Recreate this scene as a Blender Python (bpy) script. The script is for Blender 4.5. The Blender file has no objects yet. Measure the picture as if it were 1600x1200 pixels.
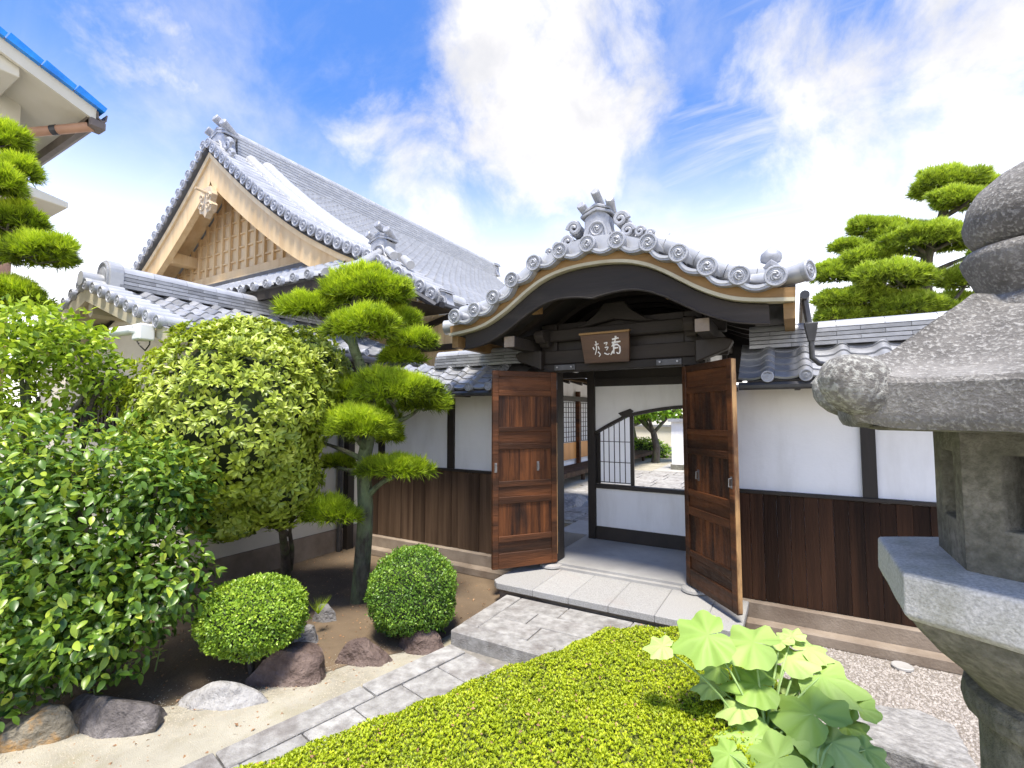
import bpy, math, random
import numpy as np
from mathutils import Vector, Matrix
rng = np.random.default_rng(7); random.seed(7)
S = bpy.context.scene
COL = S.collection
R = math.radians

# ------------------------------------------------------------------ camera, sky, sun, exposure
CAM = np.array([0.0, 0.0, 1.7]); F = 755.6; YAW = R(30.2); PITCH = R(3.6)
cd = bpy.data.cameras.new('camera'); cam = bpy.data.objects.new('camera', cd); COL.objects.link(cam)
cd.lens = 17.0; cd.sensor_width = 36.0; cd.clip_start = 0.05; cd.clip_end = 3000
cam.location = CAM; cam.rotation_euler = (R(90) + PITCH, 0, YAW)
S.camera = cam
SUN_EL, SUN_AZ = R(71), R(155)        # azimuth measured clockwise from +Y
sun_dir = np.array([math.sin(SUN_AZ) * math.cos(SUN_EL), math.cos(SUN_AZ) * math.cos(SUN_EL), math.sin(SUN_EL)])
sl = bpy.data.lights.new('sun', 'SUN'); sl.energy = 0.8; sl.angle = R(12); sl.color = (1.0, 0.93, 0.82)
so = bpy.data.objects.new('sun', sl); COL.objects.link(so)
so.rotation_euler = Vector(-sun_dir).to_track_quat('-Z', 'Y').to_euler()
S.view_settings.view_transform = 'Standard'; S.view_settings.look = 'None'
S.view_settings.gamma = 1.0; S.view_settings.use_curve_mapping = False
S.view_settings.exposure = 3.4

def world():
    w = bpy.data.worlds.new('World'); S.world = w; w.use_nodes = True
    nt = w.node_tree; N = nt.nodes; Lk = nt.links
    for n in list(N): N.remove(n)
    out = N.new('ShaderNodeOutputWorld'); bg = N.new('ShaderNodeBackground'); bg.inputs[1].default_value = 0.15
    sky = N.new('ShaderNodeTexSky'); sky.sky_type = 'NISHITA'; sky.sun_disc = False
    sky.sun_elevation = SUN_EL; sky.sun_rotation = SUN_AZ; sky.air_density = 1.0; sky.dust_density = 0.6; sky.ozone_density = 3.0
    tc = N.new('ShaderNodeTexCoord'); D = tc.outputs['Generated']
    sep = N.new('ShaderNodeSeparateXYZ'); Lk.new(D, sep.inputs[0])
    def math_(op, a, b=None, clamp=False):
        m = N.new('ShaderNodeMath'); m.operation = op; m.use_clamp = clamp
        for i, v in enumerate((a, b)):
            if v is None: continue
            if isinstance(v, (int, float)): m.inputs[i].default_value = v
            else: Lk.new(v, m.inputs[i])
        return m.outputs[0]
    def ramp(v, a, b):
        m = N.new('ShaderNodeMapRange'); m.interpolation_type = 'SMOOTHSTEP'; Lk.new(v, m.inputs[0])
        m.inputs[1].default_value = a; m.inputs[2].default_value = b; return m.outputs[0]
    def noise(vec, sc, det, rough=0.6, dist=0.0):
        n = N.new('ShaderNodeTexNoise'); n.inputs['Scale'].default_value = sc; n.inputs['Detail'].default_value = det
        n.inputs['Roughness'].default_value = rough; n.inputs['Distortion'].default_value = dist; Lk.new(vec, n.inputs['Vector']); return n.outputs[0]
    # flat cloud layer: direction projected on a plane overhead
    zz = math_('ADD', math_('MAXIMUM', sep.outputs[2], 0.0), 0.16)
    cmb = N.new('ShaderNodeCombineXYZ'); Lk.new(math_('DIVIDE', sep.outputs[0], zz), cmb.inputs[0]); Lk.new(math_('DIVIDE', sep.outputs[1], zz), cmb.inputs[1])
    P = cmb.outputs[0]
    def blob(d, r0, r1):
        v = Vector(d).normalized(); dn = N.new('ShaderNodeVectorMath'); dn.operation = 'DOT_PRODUCT'; Lk.new(D, dn.inputs[0]); dn.inputs[1].default_value = v
        return ramp(dn.outputs['Value'], math.cos(r1), math.cos(r0))
    big = noise(D, 2.3, 9, 0.6, 0.25)
    fine = noise(D, 5.2, 10, 0.62, 0.25)
    mp = N.new('ShaderNodeMapping'); mp.inputs['Rotation'].default_value = (0, 0, R(35)); mp.inputs['Scale'].default_value = (0.55, 2.4, 1); Lk.new(P, mp.inputs[0])
    cir = noise(mp.outputs[0], 1.7, 9, 0.65, 0.6)
    cum = math_('MAXIMUM', math_('MAXIMUM', blob((-0.360, 0.706, 0.610), R(2), R(17)), blob((-0.323, 0.785, 0.528), R(1), R(13))), math_('MULTIPLY', blob((0.197, 0.850, 0.489), R(2), R(24)), 0.62))
    cum = math_('MAXIMUM', cum, math_('MULTIPLY', math_('MAXIMUM', blob((-0.788, 0.310, 0.531), R(1), R(9)), blob((-0.542, 0.694, 0.473), R(1), R(16))), 0.5))
    c1 = math_('MULTIPLY', ramp(math_('ADD', math_('MULTIPLY', cum, 0.40), math_('MULTIPLY', fine, 0.85)), 0.54, 0.84), 0.97)
    band = blob((0.107, 0.880, 0.463), R(4), R(26))
    c2 = math_('ADD', math_('MULTIPLY', ramp(cir, 0.50, 0.78), 0.14), math_('MULTIPLY', math_('MULTIPLY', band, ramp(cir, 0.40, 0.72)), 0.6))
    c3 = math_('MULTIPLY', ramp(big, 0.48, 0.74), 0.55)
    haze = math_('MULTIPLY', ramp(sep.outputs[2], 0.55, -0.01), 0.97)
    cl = math_('MAXIMUM', math_('MAXIMUM', c1, c2), c3, clamp=True)
    cl = math_('MINIMUM', cl, 0.97)
    mix = N.new('ShaderNodeMix'); mix.data_type = 'RGBA'; Lk.new(cl, mix.inputs[0])
    body = N.new('ShaderNodeMix'); body.data_type = 'RGBA'; Lk.new(ramp(noise(D, 7.0, 8, 0.6, 0.2), 0.32, 0.66), body.inputs[0]); body.inputs[6].default_value = (0.56, 0.56, 0.58, 1); body.inputs[7].default_value = (0.74, 0.72, 0.70, 1); ccol = body.outputs[2]
    # sky texture a little more saturated, then strongly darkened by a blue tint
    hs = N.new('ShaderNodeHueSaturation'); hs.inputs['Saturation'].default_value = 1.12; hs.inputs['Value'].default_value = 1.0; Lk.new(sky.outputs[0], hs.inputs['Color'])
    tint = N.new('ShaderNodeMix'); tint.data_type = 'RGBA'; tint.blend_type = 'MULTIPLY'; tint.inputs[0].default_value = 1.0; Lk.new(hs.outputs[0], tint.inputs[6]); tint.inputs[7].default_value = (0.118, 0.150, 0.200, 1)
    Lk.new(tint.outputs[2], mix.inputs[6]); Lk.new(ccol, mix.inputs[7])
    hz_ = N.new('ShaderNodeMix'); hz_.data_type = 'RGBA'; Lk.new(haze, hz_.inputs[0]); Lk.new(mix.outputs[2], hz_.inputs[6]); hz_.inputs[7].default_value = (1.64, 1.56, 1.46, 1)  # horizon haze set brighter than the clouds to lift the fill light
    Lk.new(hz_.outputs[2], bg.inputs[0]); Lk.new(bg.outputs[0], out.inputs[0])
world()

# pixel helpers used only to read real positions off the photograph's perspective
cf = np.array([-math.sin(YAW) * math.cos(PITCH), math.cos(YAW) * math.cos(PITCH), math.sin(PITCH)])
cr = np.array([math.cos(YAW), math.sin(YAW), 0.0]); cu = np.cross(cr, cf)
def ray(x, y): return cf + cr * (x - 800) / F - cu * (y - 600) / F
def onZ(x, y, z): d = ray(x, y); return CAM + d * (z - CAM[2]) / d[2]
def onY(x, y, Y): d = ray(x, y); return CAM + d * Y / d[1]
def onX(x, y, X): d = ray(x, y); return CAM + d * X / d[0]
def dep(x, y, t): return CAM + ray(x, y) * t

# ------------------------------------------------------------------ materials
MATS = {}
def newmat(name):
    m = bpy.data.materials.new(name); m.use_nodes = True; MATS[name] = m
    nt = m.node_tree; b = nt.nodes['Principled BSDF']; return m, nt, b
def rgba(c): return (c[0], c[1], c[2], 1)
def mixrgb(nt, fac, a, b, mode='MIX'):
    n = nt.nodes.new('ShaderNodeMix'); n.data_type = 'RGBA'; n.blend_type = mode
    for i, v in ((0, fac), (6, a), (7, b)):
        if hasattr(v, 'is_linked') or hasattr(v, 'links'): nt.links.new(v, n.inputs[i])
        elif isinstance(v, (int, float)): n.inputs[i].default_value = v
        else: n.inputs[i].default_value = rgba(v)
    return n.outputs[2]
def nz(nt, scale, detail=5, rough=0.6, stretch=(1, 1, 1), lo=0.35, hi=0.65, offs=None, dist=0.0):
    tc = nt.nodes.new('ShaderNodeTexCoord'); mp = nt.nodes.new('ShaderNodeMapping'); mp.inputs['Scale'].default_value = stretch
    nt.links.new(tc.outputs['Object'], mp.inputs[0])
    if offs is not None: nt.links.new(offs, mp.inputs['Location'])
    n = nt.nodes.new('ShaderNodeTexNoise'); n.inputs['Scale'].default_value = scale; n.inputs['Detail'].default_value = detail
    n.inputs['Roughness'].default_value = rough; n.inputs['Distortion'].default_value = dist
    nt.links.new(mp.outputs[0], n.inputs['Vector'])
    r = nt.nodes.new('ShaderNodeMapRange'); r.inputs[1].default_value = lo; r.inputs[2].default_value = hi; nt.links.new(n.outputs[0], r.inputs[0])
    return r.outputs[0]
def objrand(nt):
    oi = nt.nodes.new('ShaderNodeObjectInfo'); return oi.outputs['Random']
def surf(name, c1, c2, scale=3, rough=0.7, bump=0.2, bscale=40, stretch=(1, 1, 1), c3=None, s3=12, lo3=0.55, hi3=0.7, f3=0.7, var=0.0, metal=0.0, spec=0.5, rvar=0.0, stretch3=None, lo=0.35, hi=0.65, bdist=0.01):
    m, nt, b = newmat(name)
    rnd = objrand(nt)
    col = mixrgb(nt, nz(nt, scale, 6, 0.62, stretch, lo, hi, offs=rnd if var else None), c1, c2)
    if c3 is not None:
        f = nz(nt, s3, 7, 0.65, stretch3 or stretch, lo3, hi3); mm = nt.nodes.new('ShaderNodeMath'); mm.operation = 'MULTIPLY'; mm.inputs[1].default_value = f3; nt.links.new(f, mm.inputs[0])
        col = mixrgb(nt, mm.outputs[0], col, c3)
    if var:
        hv = nt.nodes.new('ShaderNodeHueSaturation'); mr = nt.nodes.new('ShaderNodeMapRange'); mr.inputs[3].default_value = 1 - var; mr.inputs[4].default_value = 1 + var
        nt.links.new(rnd, mr.inputs[0]); nt.links.new(mr.outputs[0], hv.inputs['Value']); nt.links.new(col, hv.inputs['Color']); col = hv.outputs[0]
    nt.links.new(col, b.inputs['Base Color'])
    b.inputs['Roughness'].default_value = rough; b.inputs['Metallic'].default_value = metal; b.inputs['Specular IOR Level'].default_value = spec
    if rvar:
        mr = nt.nodes.new('ShaderNodeMapRange'); mr.inputs[3].default_value = rough - rvar; mr.inputs[4].default_value = rough + rvar
        nt.links.new(nz(nt, scale * 2.3, 4), mr.inputs[0]); nt.links.new(mr.outputs[0], b.inputs['Roughness'])
    if bump:
        bp = nt.nodes.new('ShaderNodeBump'); bp.inputs['Strength'].default_value = bump; bp.inputs['Distance'].default_value = bdist
        nt.links.new(nz(nt, bscale, 6, 0.6, stretch, 0.2, 0.8), bp.inputs['Height']); nt.links.new(bp.outputs[0], b.inputs['Normal'])
    return m
def leafmat(name, dark, mid, light, rough=0.45, trans=0.25, spec=0.4):
    m, nt, b = newmat(name)
    at = nt.nodes.new('ShaderNodeAttribute'); at.attribute_name = 'tone'
    cr_ = nt.nodes.new('ShaderNodeValToRGB'); e = cr_.color_ramp.elements
    e[0].position = 0.0; e[0].color = rgba(dark); e[1].position = 1.0; e[1].color = rgba(light)
    k = e.new(0.5); k.color = rgba(mid)
    nt.links.new(at.outputs['Fac'], cr_.inputs[0]); col = cr_.outputs[0]
    nt.links.new(col, b.inputs['Base Color']); b.inputs['Roughness'].default_value = rough; b.inputs['Specular IOR Level'].default_value = spec
    if trans:
        t = nt.nodes.new('ShaderNodeBsdfTranslucent'); nt.links.new(mixrgb(nt, 1.0, col, (1.0, 1.0, 0.45), 'MULTIPLY'), t.inputs[0])
        mx = nt.nodes.new('ShaderNodeMixShader'); mx.inputs[0].default_value = trans
        nt.links.new(b.outputs[0], mx.inputs[1]); nt.links.new(t.outputs[0], mx.inputs[2]); nt.links.new(mx.outputs[0], nt.nodes['Material Output'].inputs[0])
    return m
M = MATS
surf('soil', (0.10, 0.070, 0.043), (0.165, 0.118, 0.072), 1.6, 0.95, 0.5, 55, c3=(0.085, 0.07, 0.04), s3=2.7, f3=0.7)
surf('sand', (0.29, 0.265, 0.205), (0.42, 0.39, 0.31), 2.5, 0.95, 0.6, 170, c3=(0.28, 0.25, 0.15), s3=3.5, lo3=0.5, hi3=0.72, f3=0.7)
surf('gravel_base', (0.16, 0.14, 0.12), (0.36, 0.32, 0.28), 90, 0.9, 1.0, 110)
surf('pebble', (0.22, 0.19, 0.165), (0.40, 0.37, 0.34), 60, 0.75, 0.1, 300, c3=(0.10, 0.085, 0.08), s3=45, f3=0.8)
surf('paving', (0.21, 0.20, 0.187), (0.38, 0.37, 0.35), 14, 0.88, 0.6, 120, c3=(0.13, 0.11, 0.10), s3=3.4, lo3=0.50, hi3=0.70, f3=0.8, var=0.12)
surf('granite', (0.24, 0.235, 0.225), (0.38, 0.375, 0.365), 120, 0.8, 0.35, 200, c3=(0.30, 0.27, 0.25), s3=3.2, lo3=0.56, hi3=0.75, f3=0.7, var=0.06)
surf('joint_mortar', (0.16, 0.15, 0.13), (0.24, 0.22, 0.19), 20, 0.95, 0.3, 90)
surf('concrete', (0.30, 0.29, 0.275), (0.40, 0.39, 0.37), 2.5, 0.75, 0.12, 70, c3=(0.22, 0.20, 0.17), s3=5, f3=0.5, rvar=0.1)
surf('wall_base', (0.17, 0.13, 0.095), (0.28, 0.23, 0.18), 3, 0.92, 0.3, 60, c3=(0.15, 0.11, 0.08), s3=2.2, f3=0.7)
surf('plaster', (0.80, 0.795, 0.785), (0.86, 0.855, 0.845), 1.6, 0.9, 0.12, 40, c3=(0.60, 0.585, 0.55), s3=4.0, lo3=0.48, hi3=0.8, f3=0.6, stretch3=(1, 1, .2))
surf('cream_plaster', (0.62, 0.585, 0.49), (0.68, 0.65, 0.56), 1.3, 0.9, 0.1, 80, c3=(0.50, 0.46, 0.37), s3=0.8, f3=0.4)
surf('house_plaster', (0.58, 0.55, 0.45), (0.64, 0.61, 0.52), 1.0, 0.9, 0.06, 60)
surf('dark_wood', (0.0132, 0.0096, 0.0072), (0.0300, 0.0216, 0.0156), 3, 0.6, 0.25, 30, stretch=(1, 1, 0.15), var=0.15)
surf('beam_wood', (0.0132, 0.0096, 0.0072), (0.0300, 0.0222, 0.0168), 3, 0.75, 0.25, 30, stretch=(0.15, 1, 1), var=0.15, c3=(0.095, 0.075, 0.06), s3=2, f3=0.5)
surf('plank_wood', (0.017, 0.009, 0.006), (0.056, 0.026, 0.014), 9, 0.7, 0.5, 60, stretch=(1, 1, 0.05), var=0.35, c3=(0.012, 0.008, 0.006), s3=14, f3=0.7, spec=0.15)
surf('plank_wood_old', (0.050, 0.030, 0.019), (0.115, 0.074, 0.047), 9, 0.8, 0.5, 60, stretch=(1, 1, 0.05), var=0.22, c3=(0.16, 0.125, 0.095), s3=9, f3=0.5, stretch3=(1, 1, 0.1), spec=0.15)
surf('door_wood', (0.028, 0.010, 0.005), (0.155, 0.054, 0.018), 16, 0.5, 0.45, 70, stretch=(1, 1, 0.05), var=0.25, c3=(0.010, 0.006, 0.005), s3=4, lo3=0.42, hi3=0.60, f3=0.9, stretch3=(1, 1, 0.3), rvar=0.1, spec=0.25)
surf('door_rail', (0.032, 0.013, 0.006), (0.135, 0.048, 0.017), 8, 0.52, 0.4, 60, stretch=(0.1, 0.1, 1), var=0.25, c3=(0.016, 0.009, 0.006), s3=5, lo3=0.42, hi3=0.62, f3=0.8, rvar=0.1, spec=0.25)
surf('sunlit_edge', (0.30, 0.16, 0.06), (0.50, 0.30, 0.13), 6, 0.6, 0.3, 60, stretch=(1, 1, 0.06), c3=(0.07, 0.03, 0.015), s3=5, lo3=0.45, hi3=0.6, f3=0.9, stretch3=(1, 1, 0.3))  # golden wood colour standing in for sunlight on the door edges
surf('new_wood', (0.64, 0.44, 0.215), (0.76, 0.56, 0.31), 3, 0.6, 0.12, 30, stretch=(1, 1, 0.12), var=0.08, c3=(0.45, 0.25, 0.11), s3=4, f3=0.5)
surf('new_board', (0.66, 0.48, 0.255), (0.78, 0.60, 0.36), 5, 0.65, 0.12, 30, stretch=(1, 1, 0.1), var=0.1)
surf('eave_wood', (0.20, 0.115, 0.040), (0.32, 0.19, 0.075), 5, 0.7, 0.2, 40, stretch=(0.2, 1, 1), c3=(0.10, 0.06, 0.02), s3=4, f3=0.5)
surf('amber_wood', (0.45, 0.20, 0.055), (0.58, 0.28, 0.085), 5, 0.5, 0.1, 40, stretch=(1, 1, 0.1), var=0.1)
surf('cream_paint', (0.40, 0.36, 0.25), (0.50, 0.46, 0.34), 4, 0.7, 0.08, 50, c3=(0.36, 0.31, 0.20), s3=5, f3=0.4)
surf('carving', (0.52, 0.40, 0.25), (0.62, 0.50, 0.34), 8, 0.7, 0.2, 50)
surf('roof_tile', (0.23, 0.235, 0.245), (0.35, 0.355, 0.37), 5, 0.38, 0.15, 60, var=0.26, metal=0.25, spec=0.6, rvar=0.08, c3=(0.15, 0.15, 0.15), s3=9, f3=0.4)
surf('roof_tile_light', (0.37, 0.375, 0.385), (0.48, 0.485, 0.49), 4, 0.34, 0.06, 60, var=0.08, metal=0.2, spec=0.6, rvar=0.06)
surf('roof_ornament', (0.27, 0.28, 0.305), (0.39, 0.40, 0.43), 12, 0.45, 0.2, 80, var=0.06, metal=0.15, c3=(0.15, 0.15, 0.16), s3=15, f3=0.5)
surf('roof_under', (0.0280, 0.0256, 0.0240), (0.0480, 0.0440, 0.0400), 5, 0.8, 0.1, 40)
surf('metal_dark', (0.045, 0.045, 0.048), (0.075, 0.075, 0.08), 8, 0.4, 0.05, 40, metal=0.4)
surf('metal_grey', (0.20, 0.20, 0.205), (0.30, 0.30, 0.31), 8, 0.35, 0.05, 60, metal=0.7)
surf('white_plastic', (0.78, 0.78, 0.77), (0.83, 0.83, 0.82), 5, 0.4, 0.0)
surf('black_plastic', (0.012, 0.012, 0.012), (0.02, 0.02, 0.02), 5, 0.25, 0.0)
surf('brown_pipe', (0.36, 0.20, 0.125), (0.43, 0.25, 0.16), 4, 0.5, 0.03, 30)
surf('gutter_brown', (0.10, 0.08, 0.068), (0.16, 0.13, 0.11), 4, 0.5, 0.05, 30)
surf('blue_tile', (0.012, 0.16, 0.55), (0.02, 0.24, 0.70), 5, 0.25, 0.05, 30, var=0.1)
leafmat('paper', (0.84, 0.85, 0.86), (0.84, 0.85, 0.86), (0.84, 0.85, 0.86), 0.9, 0.0, 0.2)
_t = M['paper'].node_tree; _tr = _t.nodes.new('ShaderNodeBsdfTranslucent'); _tr.inputs[0].default_value = (.9, .9, .9, 1); _mx = _t.nodes.new('ShaderNodeMixShader'); _mx.inputs[0].default_value = .6
_t.links.new(_t.nodes['Principled BSDF'].outputs[0], _mx.inputs[1]); _t.links.new(_tr.outputs[0], _mx.inputs[2]); _t.links.new(_mx.outputs[0], _t.nodes['Material Output'].inputs[0])
surf('plaque_wood', (0.055, 0.025, 0.012), (0.11, 0.055, 0.028), 5, 0.5, 0.3, 40, stretch=(0.15, 1, 1))
surf('ink_white', (0.74, 0.72, 0.68), (0.8, 0.78, 0.74), 30, 0.7, 0.0)
surf('bark', (0.055, 0.045, 0.035), (0.13, 0.11, 0.09), 14, 0.95, 1.0, 35, stretch=(1, 1, 0.35), c3=(0.10, 0.14, 0.05), s3=5, lo3=0.48, hi3=0.62, f3=0.65, bdist=0.02)
surf('bark_smooth', (0.10, 0.08, 0.06), (0.20, 0.165, 0.13), 10, 0.9, 0.6, 30, stretch=(1, 1, 0.4))
surf('moss_trunk', (0.05, 0.045, 0.032), (0.12, 0.12, 0.085), 16, 0.95, 1.0, 40, stretch=(1, 1, 0.4), c3=(0.15, 0.20, 0.10), s3=6, lo3=0.42, hi3=0.58, f3=0.85, bdist=0.02)
surf('lantern_stone', (0.085, 0.079, 0.073), (0.25, 0.238, 0.22), 5, 0.95, 1.0, 110, c3=(0.46, 0.45, 0.42), s3=110, lo3=0.50, hi3=0.64, f3=0.62, bdist=0.006)
surf('lantern_lichen', (0.13, 0.122, 0.112), (0.27, 0.26, 0.235), 9, 0.92, 0.9, 140, c3=(0.50, 0.50, 0.45), s3=70, lo3=0.47, hi3=0.62, f3=0.75, bdist=0.006)
surf('lantern_granite', (0.36, 0.355, 0.33), (0.60, 0.59, 0.56), 130, 0.9, 0.5, 150, c3=(0.20, 0.20, 0.13), s3=4, lo3=0.52, hi3=0.7, f3=0.6, bdist=0.005)
surf('lantern_mossy', (0.13, 0.125, 0.098), (0.28, 0.268, 0.222), 45, 0.95, 0.8, 120, c3=(0.085, 0.086, 0.062), s3=6, lo3=0.42, hi3=0.65, f3=0.75, bdist=0.008)
surf('rock_red', (0.075, 0.047, 0.038), (0.19, 0.135, 0.11), 7, 0.7, 1.0, 16, c3=(0.36, 0.29, 0.24), s3=5, lo3=0.56, hi3=0.7, f3=0.7, bdist=0.03)
surf('rock_grey', (0.155, 0.15, 0.148), (0.28, 0.27, 0.265), 5, 0.8, 1.0, 16, c3=(0.10, 0.085, 0.08), s3=7, f3=0.6, bdist=0.03)
surf('rock_purple', (0.07, 0.060, 0.058), (0.19, 0.17, 0.16), 9, 0.75, 1.0, 16, c3=(0.28, 0.26, 0.25), s3=9, f3=0.5, bdist=0.03)
surf('rock_white', (0.27, 0.26, 0.25), (0.44, 0.43, 0.42), 12, 0.85, 1.0, 16, c3=(0.22, 0.21, 0.20), s3=10, lo3=0.5, hi3=0.68, f3=0.75, bdist=0.03)
surf('rock_ochre', (0.17, 0.145, 0.10), (0.27, 0.24, 0.18), 5, 0.85, 1.0, 16, c3=(0.42, 0.22, 0.05), s3=6, lo3=0.5, hi3=0.62, f3=0.85, bdist=0.03)
surf('rock_slab', (0.18, 0.173, 0.165), (0.35, 0.34, 0.325), 25, 0.88, 0.8, 35, stretch=(1, 1.5, 1), c3=(0.18, 0.15, 0.125), s3=4.5, lo3=0.58, hi3=0.68, f3=0.85)
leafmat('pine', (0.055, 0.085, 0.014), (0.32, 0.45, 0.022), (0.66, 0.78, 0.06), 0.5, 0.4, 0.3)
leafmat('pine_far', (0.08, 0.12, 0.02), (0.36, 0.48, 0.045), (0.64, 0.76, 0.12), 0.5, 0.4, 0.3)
leafmat('azalea', (0.14, 0.21, 0.012), (0.42, 0.51, 0.02), (0.66, 0.71, 0.04), 0.45, 0.38, 0.35)
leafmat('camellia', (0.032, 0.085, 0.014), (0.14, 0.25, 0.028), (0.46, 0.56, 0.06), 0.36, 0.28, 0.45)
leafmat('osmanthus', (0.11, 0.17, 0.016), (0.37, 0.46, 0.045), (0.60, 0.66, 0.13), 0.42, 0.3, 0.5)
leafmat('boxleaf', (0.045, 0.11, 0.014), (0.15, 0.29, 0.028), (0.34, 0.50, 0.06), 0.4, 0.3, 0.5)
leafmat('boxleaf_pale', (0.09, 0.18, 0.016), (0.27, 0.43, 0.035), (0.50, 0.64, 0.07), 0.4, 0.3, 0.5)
leafmat('loose', (0.10, 0.18, 0.018), (0.32, 0.46, 0.04), (0.56, 0.66, 0.09), 0.42, 0.38, 0.4)
leafmat('bigleaf', (0.21, 0.34, 0.06), (0.31, 0.46, 0.11), (0.43, 0.56, 0.19), 0.55, 0.2, 0.35)
leafmat('courtleaf', (0.07, 0.17, 0.015), (0.22, 0.42, 0.03), (0.42, 0.62, 0.06), 0.45, 0.35, 0.35)
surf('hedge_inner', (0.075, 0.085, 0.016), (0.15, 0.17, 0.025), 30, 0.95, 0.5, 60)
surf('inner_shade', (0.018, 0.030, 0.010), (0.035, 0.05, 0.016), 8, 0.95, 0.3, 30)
surf('stem_green', (0.22, 0.34, 0.10), (0.30, 0.43, 0.15), 8, 0.6, 0.1, 40)

# ------------------------------------------------------------------ builders
def unit(v): v = np.asarray(v, float); return v / max(np.linalg.norm(v), 1e-9)
class MB:
    def __init__(s): s.V = []; s.F = []
    def add(s, v, f):
        o = len(s.V); s.V.extend([tuple(map(float, p)) for p in v]); s.F.extend([tuple(i + o for i in q) for q in f]); return s
    def box(s, x0, x1, y0, y1, z0, z1):
        return s.add([(x0, y0, z0), (x1, y0, z0), (x1, y1, z0), (x0, y1, z0), (x0, y0, z1), (x1, y0, z1), (x1, y1, z1), (x0, y1, z1)],
                     [(0, 3, 2, 1), (4, 5, 6, 7), (0, 1, 5, 4), (1, 2, 6, 5), (2, 3, 7, 6), (3, 0, 4, 7)])
    def obox(s, c, a, b, d):     # centre and three half-axis vectors
        c, a, b, d = map(lambda q: np.asarray(q, float), (c, a, b, d))
        if np.dot(np.cross(a, b), d) < 0: a = -a
        v = [c + i * a + j * b + k * d for k in (-1, 1) for i, j in ((-1, -1), (1, -1), (1, 1), (-1, 1))]
        return s.add(v, [(0, 3, 2, 1), (4, 5, 6, 7), (0, 1, 5, 4), (1, 2, 6, 5), (2, 3, 7, 6), (3, 0, 4, 7)])
    def beam(s, p, q, w, h, up=(0, 0, 1)):
        p, q = np.asarray(p, float), np.asarray(q, float); d = unit(q - p); r = unit(np.cross(d, up)); u = np.cross(r, d)
        return s.obox((p + q) / 2, (q - p) / 2, r * w / 2, u * h / 2)
    def tube(s, path, rad, n=8, cap=True):
        path = [np.asarray(p, float) for p in path]; m = len(path)
        if not hasattr(rad, '__len__'): rad = [rad] * m
        ref = None; rings = []
        for i in range(m):
            t = unit(path[min(i + 1, m - 1)] - path[max(i - 1, 0)])
            if ref is None: ref = unit(np.cross(t, (0.31, 0.2, 0.93) if abs(t[2]) < 0.9 else (1, 0, 0)))
            ref = unit(ref - t * np.dot(ref, t)); b = np.cross(t, ref)
            rings.append([path[i] + rad[i] * (math.cos(2 * math.pi * k / n) * ref + math.sin(2 * math.pi * k / n) * b) for k in range(n)])
        v = [p for r_ in rings for p in r_]; f = []
        for i in range(m - 1):
            for k in range(n): f.append((i * n + k, i * n + (k + 1) % n, (i + 1) * n + (k + 1) % n, (i + 1) * n + k))
        if cap: f.append(tuple(range(n - 1, -1, -1))); f.append(tuple((m - 1) * n + k for k in range(n)))
        return s.add(v, f)
    def lathe(s, c, prof, n=24, phase=0.0, sq=None):
        c = np.asarray(c, float); v = []; f = []
        for r_, z in prof:
            for k in range(n):
                a = phase + 2 * math.pi * k / n; v.append(c + np.array([r_ * math.cos(a), r_ * math.sin(a), z]))
        for i in range(len(prof) - 1):
            for k in range(n): f.append((i * n + k, i * n + (k + 1) % n, (i + 1) * n + (k + 1) % n, (i + 1) * n + k))
        f.append(tuple(range(n - 1, -1, -1))); f.append(tuple((len(prof) - 1) * n + k for k in range(n)))
        return s.add(v, f)
    def prism(s, poly, fn, d0, d1):      # polygon (u,v) mapped by fn(u,v,d)
        n = len(poly); v = [fn(u, w, d0) for u, w in poly] + [fn(u, w, d1) for u, w in poly]
        f = [tuple(range(n)), tuple(range(2 * n - 1, n - 1, -1))] + [(i, i + n, (i + 1) % n + n, (i + 1) % n) for i in range(n)]
        return s.add(v, f)
    def band(s, top, bot, fn, d0, d1):   # strip between two open curves, extruded d0..d1
        n = len(top); v = []
        for d in (d0, d1):
            v += [fn(u, w, d) for u, w in top] + [fn(u, w, d) for u, w in bot]
        f = []
        for i in range(n - 1):
            f += [(n + i, n + i + 1, i + 1, i), (2 * n + i, 2 * n + i + 1, 3 * n + i + 1, 3 * n + i), (i, i + 1, 2 * n + i + 1, 2 * n + i), (n + i + 1, n + i, 3 * n + i, 3 * n + i + 1)]
        f += [(0, 2 * n, 3 * n, n), (n - 1, 2 * n - 1, 4 * n - 1, 3 * n - 1)]
        return s.add(v, f)
    def grid(s, rows):
        m, n = len(rows), len(rows[0]); v = [p for r_ in rows for p in r_]
        return s.add(v, [(i * n + k, i * n + k + 1, (i + 1) * n + k + 1, (i + 1) * n + k) for i in range(m - 1) for k in range(n - 1)])
    def mesh(s, name, mat, smooth=False):
        me = bpy.data.meshes.new(name); me.from_pydata(s.V, [], s.F); me.materials.append(MATS[mat] if isinstance(mat, str) else mat)
        import bmesh
        bm = bmesh.new(); bm.from_mesh(me); bmesh.ops.recalc_face_normals(bm, faces=bm.faces); bm.to_mesh(me); bm.free()
        if smooth: me.shade_smooth() if hasattr(me, 'shade_smooth') else None
        return me
def smooth_by_angle(me, ang=40):
    me.shade_smooth()
    try: me.set_sharp_from_angle(angle=R(ang))
    except Exception: pass
def inv(parent):
    return parent.matrix_basis.inverted()
def put(name, me, parent=None, mw=None):
    o = bpy.data.objects.new(name, me); COL.objects.link(o)
    if parent is not None: o.parent = parent; o.matrix_parent_inverse = inv(parent)
    if mw is not None: o.matrix_basis = mw
    return o
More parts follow.
